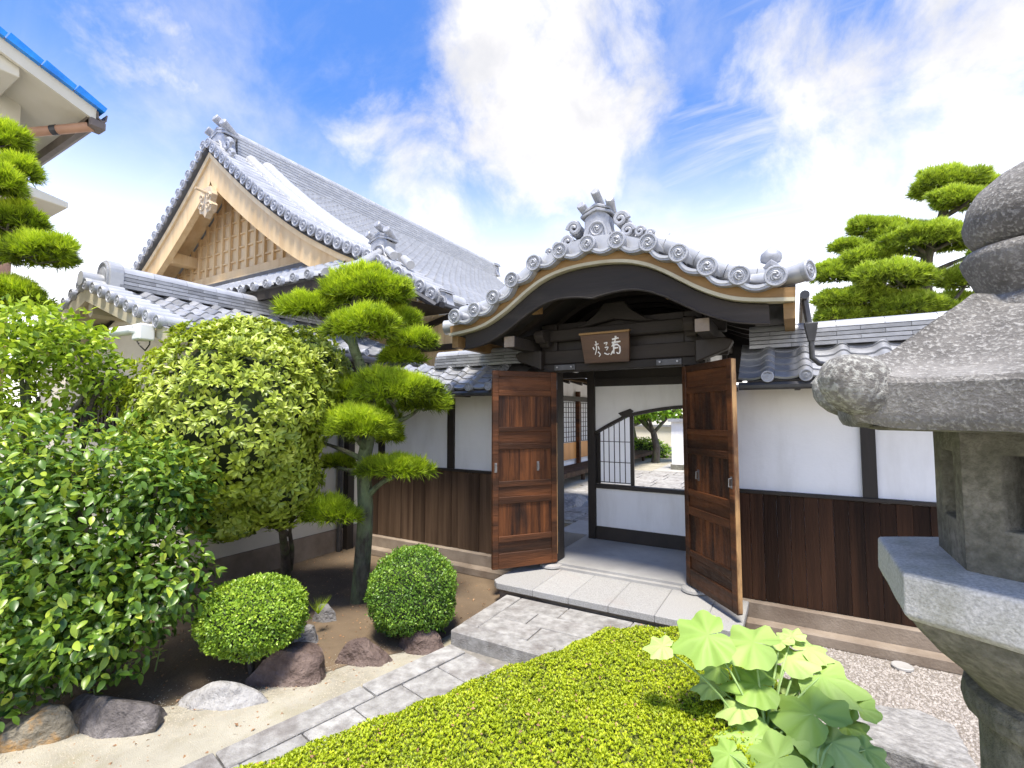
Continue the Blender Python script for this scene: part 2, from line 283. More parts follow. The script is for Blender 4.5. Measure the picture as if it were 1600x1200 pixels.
def obj(name, mb, mat, parent=None, smooth=None, bevel=0.0, seg=1):
    me = mb.mesh(name, mat)
    if smooth: smooth_by_angle(me, smooth)
    o = put(name, me, parent)
    if bevel:
        b = o.modifiers.new('bevel', 'BEVEL'); b.width = bevel; b.segments = seg; b.limit_method = 'ANGLE'; b.angle_limit = R(35)
    return o
def tag(o, label=None, cat=None, group=None, kind=None):
    if label: o['label'] = label
    if cat: o['category'] = cat
    if group: o['group'] = group
    if kind: o['kind'] = kind
    return o
def thing(name, loc, label, cat, group=None):
    o = bpy.data.objects.new(name, None); COL.objects.link(o); o.location = loc; o.empty_display_size = 0.1
    return tag(o, label, cat, group)
def frame(o, x, y, z):   # matrix from origin and three axes
    m = Matrix.Identity(4)
    for i, a in enumerate((x, y, z)):
        for k in range(3): m[k][i] = float(a[k])
    for k in range(3): m[k][3] = float(o[k])
    return m
def fastmesh(name, V, Fc, mat, tone=None, smooth=False):
    V = np.asarray(V, np.float32); Fc = np.asarray(Fc, np.int32); nf, k = Fc.shape
    me = bpy.data.meshes.new(name); me.vertices.add(len(V)); me.vertices.foreach_set('co', V.ravel())
    me.loops.add(nf * k); me.loops.foreach_set('vertex_index', Fc.ravel())
    me.polygons.add(nf); me.polygons.foreach_set('loop_start', np.arange(0, nf * k, k, dtype=np.int32))
    try: me.polygons.foreach_set('loop_total', np.full(nf, k, np.int32))
    except Exception: pass
    me.update(calc_edges=True)
    if tone is not None:
        a = me.attributes.new('tone', 'FLOAT', 'POINT'); a.data.foreach_set('value', np.asarray(tone, np.float32))
    me.materials.append(MATS[mat]); 
    if smooth: me.shade_smooth()
    me.validate(); return me
def rots(D, Nn):   # leaf frames: y = direction, z ~ normal
    D = D / np.maximum(np.linalg.norm(D, axis=1, keepdims=True), 1e-9)
    X = np.cross(D, Nn); X /= np.maximum(np.linalg.norm(X, axis=1, keepdims=True), 1e-9); Z = np.cross(X, D)
    return np.stack([X, D, Z], axis=2)
def scatter(LV, LF, P, Rm, sc, tone):
    LV = np.asarray(LV); LF = np.asarray(LF); n = len(LV); N_ = len(P)
    V = np.einsum('nij,kj->nki', Rm, LV) * sc[:, None, None] + P[:, None, :]
    Fc = (LF[None] + (np.arange(N_) * n)[:, None, None]).reshape(-1, LF.shape[1])
    return V.reshape(-1, 3), Fc, np.repeat(tone, n)
def leafshape(w, curl=0.12, fold=0.25):
    V = [(0, 0, 0), (-w * .75, .28, fold * w), (-w, .55, fold * w - curl * .3), (0, 1, -curl), (w, .55, fold * w - curl * .3), (w * .75, .28, fold * w), (0, .28, 0), (0, .58, -curl * .25)]
    return V, [(0, 6, 1), (1, 6, 7), (1, 7, 2), (2, 7, 3), (3, 7, 4), (4, 7, 5), (5, 7, 6), (5, 6, 0)]
def leafround(w, curl=.14, fold=.3):
    ts = [0, .12, .30, .50, .70, .86, 1.0]; ws = [0.04, .55, .92, 1.0, .80, .42, 0.0]; V = []; 
    for t, q_ in zip(ts, ws): z = -curl * t * t; V += [(-w * q_, t, z + fold * w * q_), (0, t, z), (w * q_, t, z + fold * w * q_)]
    Fc = []
    for i in range(6):
        a = i * 3; Fc += [(a, a + 1, a + 4), (a, a + 4, a + 3), (a + 1, a + 2, a + 5), (a + 1, a + 5, a + 4)]
    return V, Fc
def leafsimple(w, curl=0.1, fold=0.3):
    return [(0, 0, 0), (-w, .5, fold * w), (0, 1, -curl), (w, .5, fold * w), (0, .5, 0)], [(0, 4, 1), (1, 4, 2), (2, 4, 3), (3, 4, 0)]
def sph(n):
    v = rng.normal(size=(n, 3)); return v / np.linalg.norm(v, axis=1, keepdims=True)
def bumpy(d, seed, k=3.0):   # cheap smooth noise on directions, about -1..1
    r_ = np.random.default_rng(seed); s = np.zeros(len(d))
    for i in range(7):
        w = r_.normal(size=3) * k; s += np.sin(d @ w + r_.uniform(0, 6.28))
    return s / 3.2
UP = np.array([0, 0, 1.0])

# ------------------------------------------------------------------ ground, paving
g = MB().grid([[(x, y, 0.0) for x in np.linspace(-400, 400, 9)] for y in np.linspace(-400, 400, 9)])
tag(obj('ground', g, 'sand'), kind='structure')
bed = [onZ(*p, 0.004) for p in ((-260, 1300), (60, 1145), (180, 1115), (350, 1090), (480, 1060), (570, 1030), (660, 1013), (706, 990))]
bed = [tuple(p) for p in bed] + [(-2.2, 3.0, .004), (-2.2, 4.6, .004), (-9, 4.6, .004), (-9, .2, .004)]
tag(obj('planting_bed', MB().add(bed, [tuple(range(len(bed)))]), 'soil'), kind='structure')
poly = [onZ(*p, 0.006) for p in ((-260, 1330), (60, 1165), (180, 1130), (350, 1105), (480, 1075), (570, 1042), (660, 1025), (706, 1003))]
poly += [onZ(722, 1006, 0.006), onZ(400, 1160, 0.006), onZ(150, 1290, 0.006), onZ(0, 1400, 0.006)]
tag(obj('sand_ground', MB().add(poly, [tuple(range(len(poly)))]), 'sand'), kind='structure')
gp = [(-0.62, 4.30, .005), (6, 4.30, .005), (6, -3, .005), (-0.2, -3, .005), (-0.1, 2.4, .005)]
tag(obj('gravel_ground', MB().add(gp, [tuple(range(5))]), 'gravel_base'), kind='structure')
# loose pebbles
pv = np.array([(1, 0, 0), (-.5, .87, 0), (-.5, -.87, 0), (.2, .3, .62), (-.3, -.1, .7), (.4, -.35, .55)]); pf = np.array([(0, 1, 3), (1, 4, 3), (1, 2, 4), (2, 5, 4), (2, 0, 5), (0, 3, 5), (3, 4, 5)])
n = 26000; P = np.stack([rng.uniform(-0.35, 2.2, n), rng.uniform(2.2, 4.28, n), np.full(n, 0.006)], 1)
a = rng.uniform(0, 6.28, n); Rm = np.zeros((n, 3, 3)); Rm[:, 0, 0] = np.cos(a); Rm[:, 0, 1] = -np.sin(a); Rm[:, 1, 0] = np.sin(a); Rm[:, 1, 1] = np.cos(a); Rm[:, 2, 2] = 1
V_, F_, T_ = scatter(pv, pf, P, Rm, rng.uniform(.005, .013, n), np.zeros(n))
tag(put('gravel_pebbles', fastmesh('gravel_pebbles', V_, F_, 'pebble')), 'loose brown and grey gravel in front of the right wall', 'gravel', kind='stuff')

def slab(parent, name, c, z0, z1, mat, gap=0.004, bevel=0.006):   # stone from plan corners
    c = np.array(c, float); m = c.mean(0); q = [m + (p - m) * (1 - gap / max(np.linalg.norm(p - m), .01) * 1.4) for p in c]
    n_ = len(q); v = [(p[0], p[1], z0) for p in q] + [(p[0], p[1], z1) for p in q]
    f = [tuple(range(n_ - 1, -1, -1)), tuple(range(n_, 2 * n_))] + [(i, (i + 1) % n_, (i + 1) % n_ + n_, i + n_) for i in range(n_)]
    return obj(name, MB().add(v, f), mat, parent, bevel=bevel)
# sloping garden path: kerb and slabs
path = tag(obj('garden_path', MB().add([(-2.20, 2.95, .012), (-.9, 2.95, .012), (-1.4, .2, .012), (-2.72, .2, .012)], [(0, 1, 2, 3)]), 'joint_mortar'), kind='structure')
o0 = np.array([-2.20, 2.90]); dv = unit((-0.21, -0.978)); rv = np.array([0.978, -0.21])
L = 0
for ln in (.72, .80, .85, .7):
    slab(path, 'kerb_stone', [o0 + dv * L, o0 + dv * (L + ln), o0 + dv * (L + ln) + rv * .165, o0 + dv * L + rv * .165], 0.0, .045 + rng.uniform(-.003, .003), 'paving'); L += ln
for col in range(4):
    L = -.03 - .12 * (col % 2)
    for k in range(9):
        ln = rng.uniform(.27, .36)
        a0, a1 = max(L, -.0), L + ln; w0 = .168 + col * .30
        if a1 > a0 + .05:
            slab(path, 'paving_slab', [o0 + dv * a0 + rv * w0, o0 + dv * a1 + rv * w0, o0 + dv * a1 + rv * (w0 + .297), o0 + dv * a0 + rv * (w0 + .297)], 0.0, .040 + rng.uniform(-.004, .004), 'paving')
        L += ln
# middle landing
land = tag(obj('stone_landing', MB().box(-2.20, -.58, 2.96, 3.74, 0, .108), 'joint_mortar'), kind='structure')
xs = [-2.235, -1.45, -.75, -.55]
for a, b in zip(xs[:-1], xs[1:]): slab(land, 'edge_stone', [(a, 2.93), (b, 2.93), (b, 3.075), (a, 3.075)], 0.0, .122, 'paving', bevel=.008)
slab(land, 'edge_stone', [(-2.235, 3.077), (-2.09, 3.077), (-2.09, 3.75), (-2.235, 3.75)], 0.0, .121, 'paving')
for row, (y0, y1) in enumerate(((3.077, 3.31), (3.312, 3.52), (3.522, 3.75))):
    x = -2.088; k = 0
    while x < -.75:
        w_ = rng.uniform(.38, .58) if not (row == 1 and k == 0) else .28
        slab(land, 'paving_slab', [(x, y0), (x + w_, y0), (x + w_, y1), (x, y1)], 0.02, .119 + rng.uniform(-.003, .003), 'paving', gap=.003, bevel=.004); x += w_ + .002; k += 1
# upper step
step = tag(obj('gate_step', MB().box(-2.34, -.40, 3.80, 4.42, 0, .15), 'wall_base'), kind='structure')
x = -2.40; first = True
for w_ in (.42, .33, .34, .36, .35, .24):
    c = [(x, 3.74), (x + w_, 3.74), (x + w_, 4.40), (x, 4.40)]
    if first: c = [(x, 3.80), (x + .06, 3.74), (x + w_, 3.74), (x + w_, 4.40), (x + .10, 4.40), (x, 4.16)]
    slab(step, 'step_stone', c, .148, .205, 'granite', gap=.0015, bevel=.006); x += w_; first = False
tag(obj('gate_floor', MB().box(-2.2, -.64, 4.41, 5.6, 0, .25).box(-2.6, .4, 5.602, 6.3, 0, .249).box(-2.05, -.82, 4.36, 4.409, 0, .228), 'concrete'), kind='structure')
# courtyard beyond the gate
court = tag(obj('courtyard_ground', MB().box(-5.2, 6, 6.302, 30, -.1, .19), 'sand'), kind='structure')
for i in range(5):
    for j in range(12):
        x0, y0 = -4.0 + .02 + i * .62 + (j % 2) * .12, 6.4 + j * .55
        slab(court, 'paving_slab', [(x0, y0), (x0 + .6, y0), (x0 + .6, y0 + .53), (x0, y0 + .53)], .15, .215, 'paving', bevel=.004)
for i in range(4):
    for j in range(5):
        x0, y0 = -3.3 + i * .8, 9.2 + 3.9 + j * .75
        slab(court, 'paving_slab', [(x0, y0), (x0 + .78, y0), (x0 + .78, y0 + .73), (x0, y0 + .73)], .15, .212, 'concrete', bevel=.004)

# ------------------------------------------------------------------ roof tile kit
def tile_mesh(w, L_, hump=.034, pan=.012, lift=.022, th=.018, n=12, name='pantile', mat='roof_tile'):
    xs = np.linspace(0, 1, n + 1); prof = []
    for t in xs:
        if t < .62: z = -pan * math.sin(math.pi * t / .62)
        else: z = hump * math.sin(math.pi * (t - .62) / .38) ** .8
        prof.append(((t - .5) * w, z))
    mb = MB(); up = [(x, 0, z + lift) for x, z in prof]; back = [(x, L_, z) for x, z in prof]; low = [(x, 0, z + lift - th) for x, z in prof]
    m = len(prof); mb.add(up + back + low, [(i, i + 1, m + i + 1, m + i) for i in range(m - 1)] + [(2 * m + i, 2 * m + i + 1, i + 1, i) for i in range(m - 1)] + [(0, m, 2 * m), (m - 1, 3 * m - 1, 2 * m - 1)])
    me = mb.mesh(name, mat); smooth_by_angle(me, 45); return me
def disc_mesh(r=.045, depth=.05, detail=True, mat='roof_ornament', n=20):
    # round end tile lying in XZ, facing -Y: rim, recessed face, three-comma swirl
    mb = MB(); prof = [(r, depth), (r, 0), (r * .94, -.006), (r * .80, -.006), (r * .76, .002), (0.001, .002)]
    v = []; f = []
    for rr, yy in prof: v += [(rr * math.cos(2 * math.pi * k / n), yy, rr * math.sin(2 * math.pi * k / n)) for k in range(n)]
    for i in range(len(prof) - 1): f += [(i * n + k, i * n + (k + 1) % n, (i + 1) * n + (k + 1) % n, (i + 1) * n + k) for k in range(n)]
    mb.add(v, f)
    if detail:
        for j in range(3):
            pts = []; rad = []
            for t in np.linspace(0, 1, 9):
                a = j * 2.094 + t * 3.3; rr = r * (.17 + .33 * t ** .8); pts.append((rr * math.cos(a), -.001, rr * math.sin(a))); rad.append(r * (.115 * (1 - t) ** .6 + .03))
            mb.tube(pts, rad, 6)
        for k in range(14):
            a = 2 * math.pi * k / 14; mb.lathe((0, 0, 0), [(.001, 0)], 3) if False else mb.tube([(r * .66 * math.cos(a), .003, r * .66 * math.sin(a)), (r * .66 * math.cos(a), -.004, r * .66 * math.sin(a))], r * .05, 5)
    me = mb.mesh('round_end', mat); smooth_by_angle(me, 35); return me
DISC_S = disc_mesh(.045, .06, True, n=14)
DISC_L = disc_mesh(.064, .05, True); DISC_G = disc_mesh(.073, .04, True, n=24)
def slope_tiles(parent, O, a, u, ncol, nrow, w, e, me, discs=True, skip=None, disc=None, doff=.31):
    a, u = unit(a), unit(u); nrm = unit(np.cross(a, u))
    if nrm[2] < 0: nrm = -nrm; 
    for c in range(ncol):
        for r_ in range(nrow):
            if skip and skip(c, r_): continue
            p = np.asarray(O) + a * (c + .5) * w + u * r_ * e + nrm * rng.uniform(-.002, .002)
            put('pantile', me, parent, frame(p, a, u, nrm) @ Matrix.Rotation(rng.uniform(-.01, .01), 4, 'Z'))
        if discs and not (skip and skip(c, 0)):
            p = np.asarray(O) + a * ((c + .5) * w + doff * w) + nrm * (.030) - u * .012
            out = -unit(np.array([u[0], u[1], 0])); ax = a if np.dot(np.cross(a, -out), UP) > 0 else -a
            put('round_end_tile', disc or DISC_S, parent, frame(p, ax, -out, UP) @ Matrix.Rotation(rng.uniform(0, 6), 4, 'Y'))
def ridge_courses(parent, p0, p1, z0, courses, ch, w0, piece=.30, cap=.07, mats=('roof_tile', 'roof_tile_light')):
    p0, p1 = np.array(p0, float), np.array(p1, float); d = unit(p1 - p0); L_ = np.linalg.norm(p1 - p0)
    nrm = np.array([-d[1], d[0], 0]); n = max(1, int(round(L_ / piece)))
    for c in range(courses):
        hw = w0 / 2 - c * .008; off = (c % 2) * .5
        mesh_ = MB().box(-L_ / n / 2 + .0015, L_ / n / 2 - .0015, -hw, hw, 0, ch * .80).mesh('ridge_course', mats[0])
        hm_ = MB().box(-L_ / n / 4 + .0015, L_ / n / 4 - .0015, -hw, hw, 0, ch * .80).mesh('ridge_course', mats[0]) if off else None
        spots = [((k + .5) / n, mesh_) for k in range(n)] if not off else [((k + 1) / n, mesh_) for k in range(n - 1)] + [(.25 / n, hm_), (1 - .25 / n, hm_)]
        for t, mm_ in spots:
            q = p0 + d * t * L_; put('ridge_tile', mm_, parent, frame((q[0] + rng.uniform(-.001, .001), q[1], z0 + c * ch), d, nrm, UP))
    mb = MB(); cw_ = w0 / 2 - courses * .008 - .018; mb.box(-L_ / 2 + .004, L_ / 2 - .004, -cw_, cw_, 0, courses * ch); put('ridge_core', mb.mesh('ridge_core', 'roof_under'), parent, frame(((p0 + p1) / 2)[0:2].tolist() + [z0 - .003], d, nrm, UP))
    cl = L_ / n; prof = [(math.cos(t) * cap * 1.25, max(0, math.sin(t)) * cap) for t in np.linspace(0, math.pi, 9)]
    cm = MB().band([(x, z) for x, z in prof], [(x * .8, 0) for x, z in prof], lambda x, z, y: (y, x, z), -cl / 2 + .002, cl / 2 - .002).mesh('ridge_cap', mats[1]); smooth_by_angle(cm, 40)
    for k in range(n):
        q = p0 + d * (k + .5) * cl; put('ridge_cap', cm, parent, frame((q[0], q[1], z0 + courses * ch + rng.uniform(0, .002)), d, nrm, UP))

# ------------------------------------------------------------------ plaster walls beside the gate
PLANK_W = .095
def plaster_wall(label, x0, x1, posts, plank_mat, tx0, tx1, rx0):
    t = thing('plaster_wall', ((x0 + x1) / 2, 4.5, 0), label, 'wall')
    obj('wall_body', MB().box(x0, x1, 4.485, 4.62, .2, 1.95), 'plaster', t)
    obj('foundation', MB().box(x0, x1, 4.40, 4.64, 0, .205), 'wall_base', t, bevel=.008)
    obj('footing', MB().box(x0, x1, 4.29, 4.399, 0, .085), 'wall_base', t, bevel=.01)
    for px in posts: obj('post', MB().box(px - .045, px + .045, 4.455, 4.484, 1.085, 1.88), 'dark_wood', t)
    obj('plank_rail', MB().box(x0, x1, 4.438, 4.484, 1.055, 1.084), 'dark_wood', t, bevel=.004)
    n = int((x1 - x0) / PLANK_W)
    me = MB().box(-PLANK_W / 2 + .0012, PLANK_W / 2 - .0012, -.006, .006, 0, .843).mesh('plank', plank_mat)
    for i in range(n):
        put('plank', me, t, Matrix.Translation((x0 + (i + .5) * PLANK_W, 4.462 + rng.uniform(-.004, .004) - (.004 if i % 2 else 0), .209 + rng.uniform(-.003, .003))))
    for px in np.arange(x0 + .2, x1, .45): obj('rafter_end', MB().box(px - .02, px + .02, 4.15, 4.484, 1.893, 1.923), 'dark_wood', t)
    obj('eave_beam', MB().box(tx0, tx1, 4.14, 4.18, 1.895, 1.945), 'dark_wood', t)
    obj('soffit', MB().box(tx0, tx1, 4.181, 4.62, 1.926, 1.94), 'eave_wood', t)
    obj('gutter', MB().tube([(tx0, 4.085, 1.915), (tx1, 4.085, 1.915)], .03, 8), 'metal_dark', t, smooth=40)
    u = unit((0, .42, .30))
    slope_tiles(t, (tx0, 4.08, 1.965), (1, 0, 0), u, int((tx1 - tx0) / .245), 5, .245, .098, TILE_W)
    bk = MB(); bk.add([(tx0, 4.08, 1.955), (tx1, 4.08, 1.955), (tx1, 4.50, 2.245), (tx0, 4.50, 2.245), (tx0, 4.95, 1.955), (tx1, 4.95, 1.955)], [(0, 1, 2, 3), (3, 2, 5, 4)])
    obj('roof_bed', bk, 'roof_under', t)
    ridge_courses(t, (rx0, 4.50, 0), (tx1, 4.50, 0), 2.235, 4, .034, .24, .30, .062)
    return t
TILE_W = tile_mesh(.245, .17)
plaster_wall('white plaster wall with dark board skirting and tiled coping, right of the gate', -.62, 3.3, [.47, 1.45, 2.4], 'plank_wood', -.36, 3.3, -.30)
plaster_wall('short white plaster wall with weathered board skirting between pine and left gate door', -4.72, -2.22, [-3.41, -4.5], 'plank_wood_old', -4.55, -2.35, -3.6)

# ------------------------------------------------------------------ gate with undulating gable
GX = -1.44
gate = thing('temple_gate', (GX, 4.5, .25), 'dark timber temple gate with undulating tiled gable, name plaque and open doors', 'gate')
def G(u, z, y): return (GX + u, y, z)
half = [(0, 2.965), (.15, 2.96), (.32, 2.935), (.47, 2.885), (.60, 2.815), (.72, 2.735), (.84, 2.655), (.97, 2.585), (1.10, 2.535), (1.26, 2.505), (1.47, 2.485)]
def resamp(c, n=49):
    c = np.array(c, float); t = np.linspace(0, 1, len(c)); tt = np.linspace(0, 1, n)
    # smooth Catmull-Rom through the points
    out = []
    for q in tt:
        f_ = q * (len(c) - 1); i = min(int(f_), len(c) - 2); s = f_ - i
        p0, p1, p2, p3 = c[max(i - 1, 0)], c[i], c[i + 1], c[min(i + 2, len(c) - 1)]
        out.append(.5 * ((2 * p1) + (-p0 + p2) * s + (2 * p0 - 5 * p1 + 4 * p2 - p3) * s * s + (-p0 + 3 * p1 - 3 * p2 + p3) * s ** 3))
    return np.array(out)
curve = resamp([(-x, z) for x, z in half[::-1]] + half[1:], 81)
def off(c, d):
    t = np.gradient(c, axis=0); t /= np.linalg.norm(t, axis=1, keepdims=True); nn = np.stack([-t[:, 1], t[:, 0]], 1); return c + nn * d
YF = 3.8
obj('eave_trim', MB().band(off(curve, .012), off(curve, -.014), G, YF - .03, YF + .06), 'cream_paint', gate)
obj('eave_layer', MB().band(off(curve, .085), off(curve, .0125), G, YF - .01, YF + .10), 'eave_wood', gate)
hb = curve[3:-3].copy(); lo = hb.copy(); ucol = hb[:, 0]
dpt = .135 + .075 * np.exp(-(ucol / .75) ** 2) - .035 * np.exp(-(ucol / .10) ** 2) * 0
lo = off(hb, 0) ; lo[:, 1] = hb[:, 1] - dpt - .02
cusp = np.abs(ucol) < .42
lo[:, 1] += np.where(cusp, -.055 * (1 - np.abs(ucol) / .42) ** 1.6 , 0)
obj('gable_board', MB().band(off(hb, -.0205), lo, G, YF + .02, YF + .085), 'beam_wood', gate, bevel=.005)
obj('gable_bead', MB().tube([G(u, z - .004, YF + .012) for u, z in lo], .009, 6), 'beam_wood', gate)
# boarded underside and rafters following the curve
obj('roof_boards', MB().band(off(curve, .0), off(curve, -.022), G, YF + .101, 5.7), 'roof_under', gate)
for y in (4.05, 4.30, 4.75, 5.1, 5.4):
    cc = curve[6:-6]; obj('curved_rafter', MB().band(off(cc, -.024), off(cc, -.075), G, y - .025, y + .025), 'dark_wood', gate)
for s in (-1, 1):
    for u_ in (.35, .62): 
        zz = np.interp(u_, [h[0] for h in half], [h[1] for h in half])
        obj('purlin_block', MB().box(GX + s * u_ - .05, GX + s * u_ + .05, 3.95, 4.03, zz - .16, zz - .08), 'eave_wood', gate)
# pillars, beams
for s in (-1, 1):
    px = GX + s * .70
    p = obj('pillar', MB().box(px - .085, px + .085, 4.43, 4.60, .25, 2.62), 'dark_wood', gate, bevel=.012)
    obj('pillar_base', MB().lathe((px - s * .03, 4.40, .205), [(.10, 0), (.115, .012), (.11, .03), (.085, .042)], 16), 'granite', gate, smooth=40)
    if s > 0: obj('rear_pillar', MB().box(px + s * .1 - .06, px + s * .1 + .06, 5.42, 5.54, .25, 2.5), 'dark_wood', gate, bevel=.008)
    bx_ = GX + s * .855
    pu = obj('eave_purlin', MB().box(bx_ - .055, bx_ + .055, 3.90, 5.65, 2.33, 2.435), 'beam_wood', gate, bevel=.006)
    obj('purlin_end', MB().box(bx_ - .052, bx_ + .052, 3.885, 3.8995, 2.333, 2.432), 'wall_base', pu)
    obj('bracket_arm', MB().prism([(0, 0), (.26, .10), (.30, .17), (.24, .20), (.0, .20)], lambda a, b, d: (px + s * (.03 + a), d, 2.14 + b), 4.30, 4.42), 'dark_wood', gate, bevel=.01)
    obj('bracket_block', MB().box(bx_ - .075, bx_ + .075, 4.36, 4.50, 2.24, 2.329), 'dark_wood', gate, bevel=.01)
    bn = [(0, 0), (.05, -.05), (.11, -.05), (.14, -.01), (.2, -.02), (.26, .04), (.24, .10), (.12, .12), (0, .12)]
    obj('beam_nosing', MB().prism([(a, b) for a, b in bn], lambda a, b, d: (d, 4.43 - a, 2.42 + b), px - .05, px + .05), 'beam_wood', gate, bevel=.012)
    # side wall panels above and between
    obj('side_wall', MB().box(px + s * .10 - .012, px + s * .10 + .012, 4.601, 5.419, .30 if s > 0 else 2.2, 2.5), 'plaster', gate)
obj('lintel', MB().box(GX - .80, GX + .80, 4.38, 4.50, 2.125, 2.20), 'beam_wood', gate, bevel=.006)
lb = obj('lower_tie_beam', MB().box(GX - .98, GX + .98, 4.40, 4.47, 2.205, 2.34), 'beam_wood', gate, bevel=.008)
obj('upper_tie_beam', MB().prism([(-.97, 2.40), (-.80, 2.43), (.80, 2.43), (.97, 2.40), (.97, 2.50), (.7, 2.545), (-.7, 2.545), (-.97, 2.50)], lambda a, b, d: (GX + a, d, b), 4.36, 4.48), 'beam_wood', gate, bevel=.012)
obj('panel_above_lintel', MB().box(GX - .75, GX + .75, 4.475, 4.50, 2.20, 2.62), 'dark_wood', gate)
obj('frog_leg_strut', MB().prism([(-.42, 2.55), (-.30, 2.58), (-.16, 2.68), (-.10, 2.76), (.10, 2.76), (.16, 2.68), (.30, 2.58), (.42, 2.55), (.30, 2.547), (0, 2.60), (-.30, 2.547)], lambda a, b, d: (GX + a, d, b), 4.38, 4.45), 'beam_wood', gate, bevel=.008)
for s in (-1, 1):
    mp_ = obj('lintel_plate', MB().box(GX + s * .50 - .11, GX + s * .50 + .11, 4.362, 4.379, 2.135, 2.19), 'metal_dark', gate, bevel=.003)
    for k in (-1, 1): obj('bolt', MB().tube([(GX + s * .50 + k * .075, 4.345, 2.165), (GX + s * .50 + k * .075, 4.363, 2.165)], .009, 8), 'metal_grey', mp_)
obj('rear_gable_panel', MB().band(off(curve[6:-6], -.03), [(u_, 2.30) for u_, z_ in curve[6:-6]], G, 5.60, 5.64), 'dark_wood', gate)
obj('gate_ceiling', MB().box(GX - .78, GX + .78, 4.51, 5.6, 2.33, 2.35), 'dark_wood', gate)
for k in range(4): obj('ceiling_rafter', MB().box(GX - .78, GX + .78, 4.65 + k * .24, 4.69 + k * .24, 2.27, 2.329), 'dark_wood', gate)
# tiles: front row of round ends with short rolls, edge pans, long roll along the edge, roof skin
top = off(curve, .09); cumL = np.concatenate([[0], np.cumsum(np.linalg.norm(np.diff(top, axis=0), axis=1))])
def along(s):
    i = np.clip(np.searchsorted(cumL, s) - 1, 0, len(top) - 2); t = (s - cumL[i]) / (cumL[i + 1] - cumL[i]); p = top[i] * (1 - t) + top[i + 1] * t; d = unit(top[i + 1] - top[i]); return p, d, np.array([-d[1], d[0]])
ROLL = MB().band([(math.cos(t) * .062, math.sin(t) * .062) for t in np.linspace(-.5, math.pi + .5, 13)], [(math.cos(t) * .05, math.sin(t) * .05) for t in np.linspace(-.5, math.pi + .5, 13)], lambda x, z, y: (x, y, z), 0.0, .26).mesh('round_roll', 'roof_tile_light'); smooth_by_angle(ROLL, 40)
nT = 13; span = cumL[-1]
pan_prof = [(x, -.045 * math.sin(math.pi * (x / .24 + .5)) + .01) for x in np.linspace(-.12, .12, 9)]
PAN = MB().band(pan_prof, [(x, z - .040) for x, z in pan_prof], lambda x, z, y: (x, y, z), 0, .30).mesh('edge_pan', 'roof_ornament'); smooth_by_angle(PAN, 40)
PANR = MB().band([(x * .86, z - .010) for x, z in pan_prof], [(x * .86, z - .026) for x, z in pan_prof], lambda x, z, y: (x, y, z), -.006, .0).mesh('pan_relief', 'roof_tile_light')
for k in range(nT):
    s = (k + .5) / nT * span
    p, d, nn = along(s); big = frame((GX + p[0] + nn[0] * .06, YF - .075, p[1] + nn[1] * .06), (d[0], 0, d[1]), (0, 1, 0), (nn[0], 0, nn[1]))
    if 0 < k < nT - 1 or True:
        ro = put('round_roll', ROLL, gate, big)
        e = put('round_end_tile', DISC_G, ro, big @ Matrix.Translation((0, -.02, 0)) @ Matrix.Rotation(k * 1.1, 4, 'Y'))
    if k < nT - 1:
        p, d, nn = along((k + 1) / nT * span)
        mw = frame((GX + p[0] + nn[0] * .035, YF - .085, p[1] + nn[1] * .035), (d[0], 0, d[1]), (0, 1, 0), (nn[0], 0, nn[1]))
        pn = put('edge_pan_tile', PAN, gate, mw); put('pan_relief', PANR, pn, mw)
# long tile roll following the edge, in pieces
segs = 12
for k in range(segs):
    ss = np.linspace(k / segs * span, (k + 1) / segs * span - .004, 7); pts = []
    for s in ss: p, d, nn = along(s); pts.append((GX + p[0] + nn[0] * .15, YF + .24, p[1] + nn[1] * .15))
    obj('edge_roll', MB().tube(pts, .095, 14), 'roof_tile_light', gate, smooth=40)
# roof skin beyond, ribbed front to back
sk = []
for y in np.linspace(YF + .05, 5.75, 18):
    sk.append([(GX + p[0], y, p[1] + .018 * (1 + math.cos(y * 26))) for p in off(curve, .105)])
obj('roof_tiles', MB().grid(sk), 'roof_tile', gate, smooth=60)
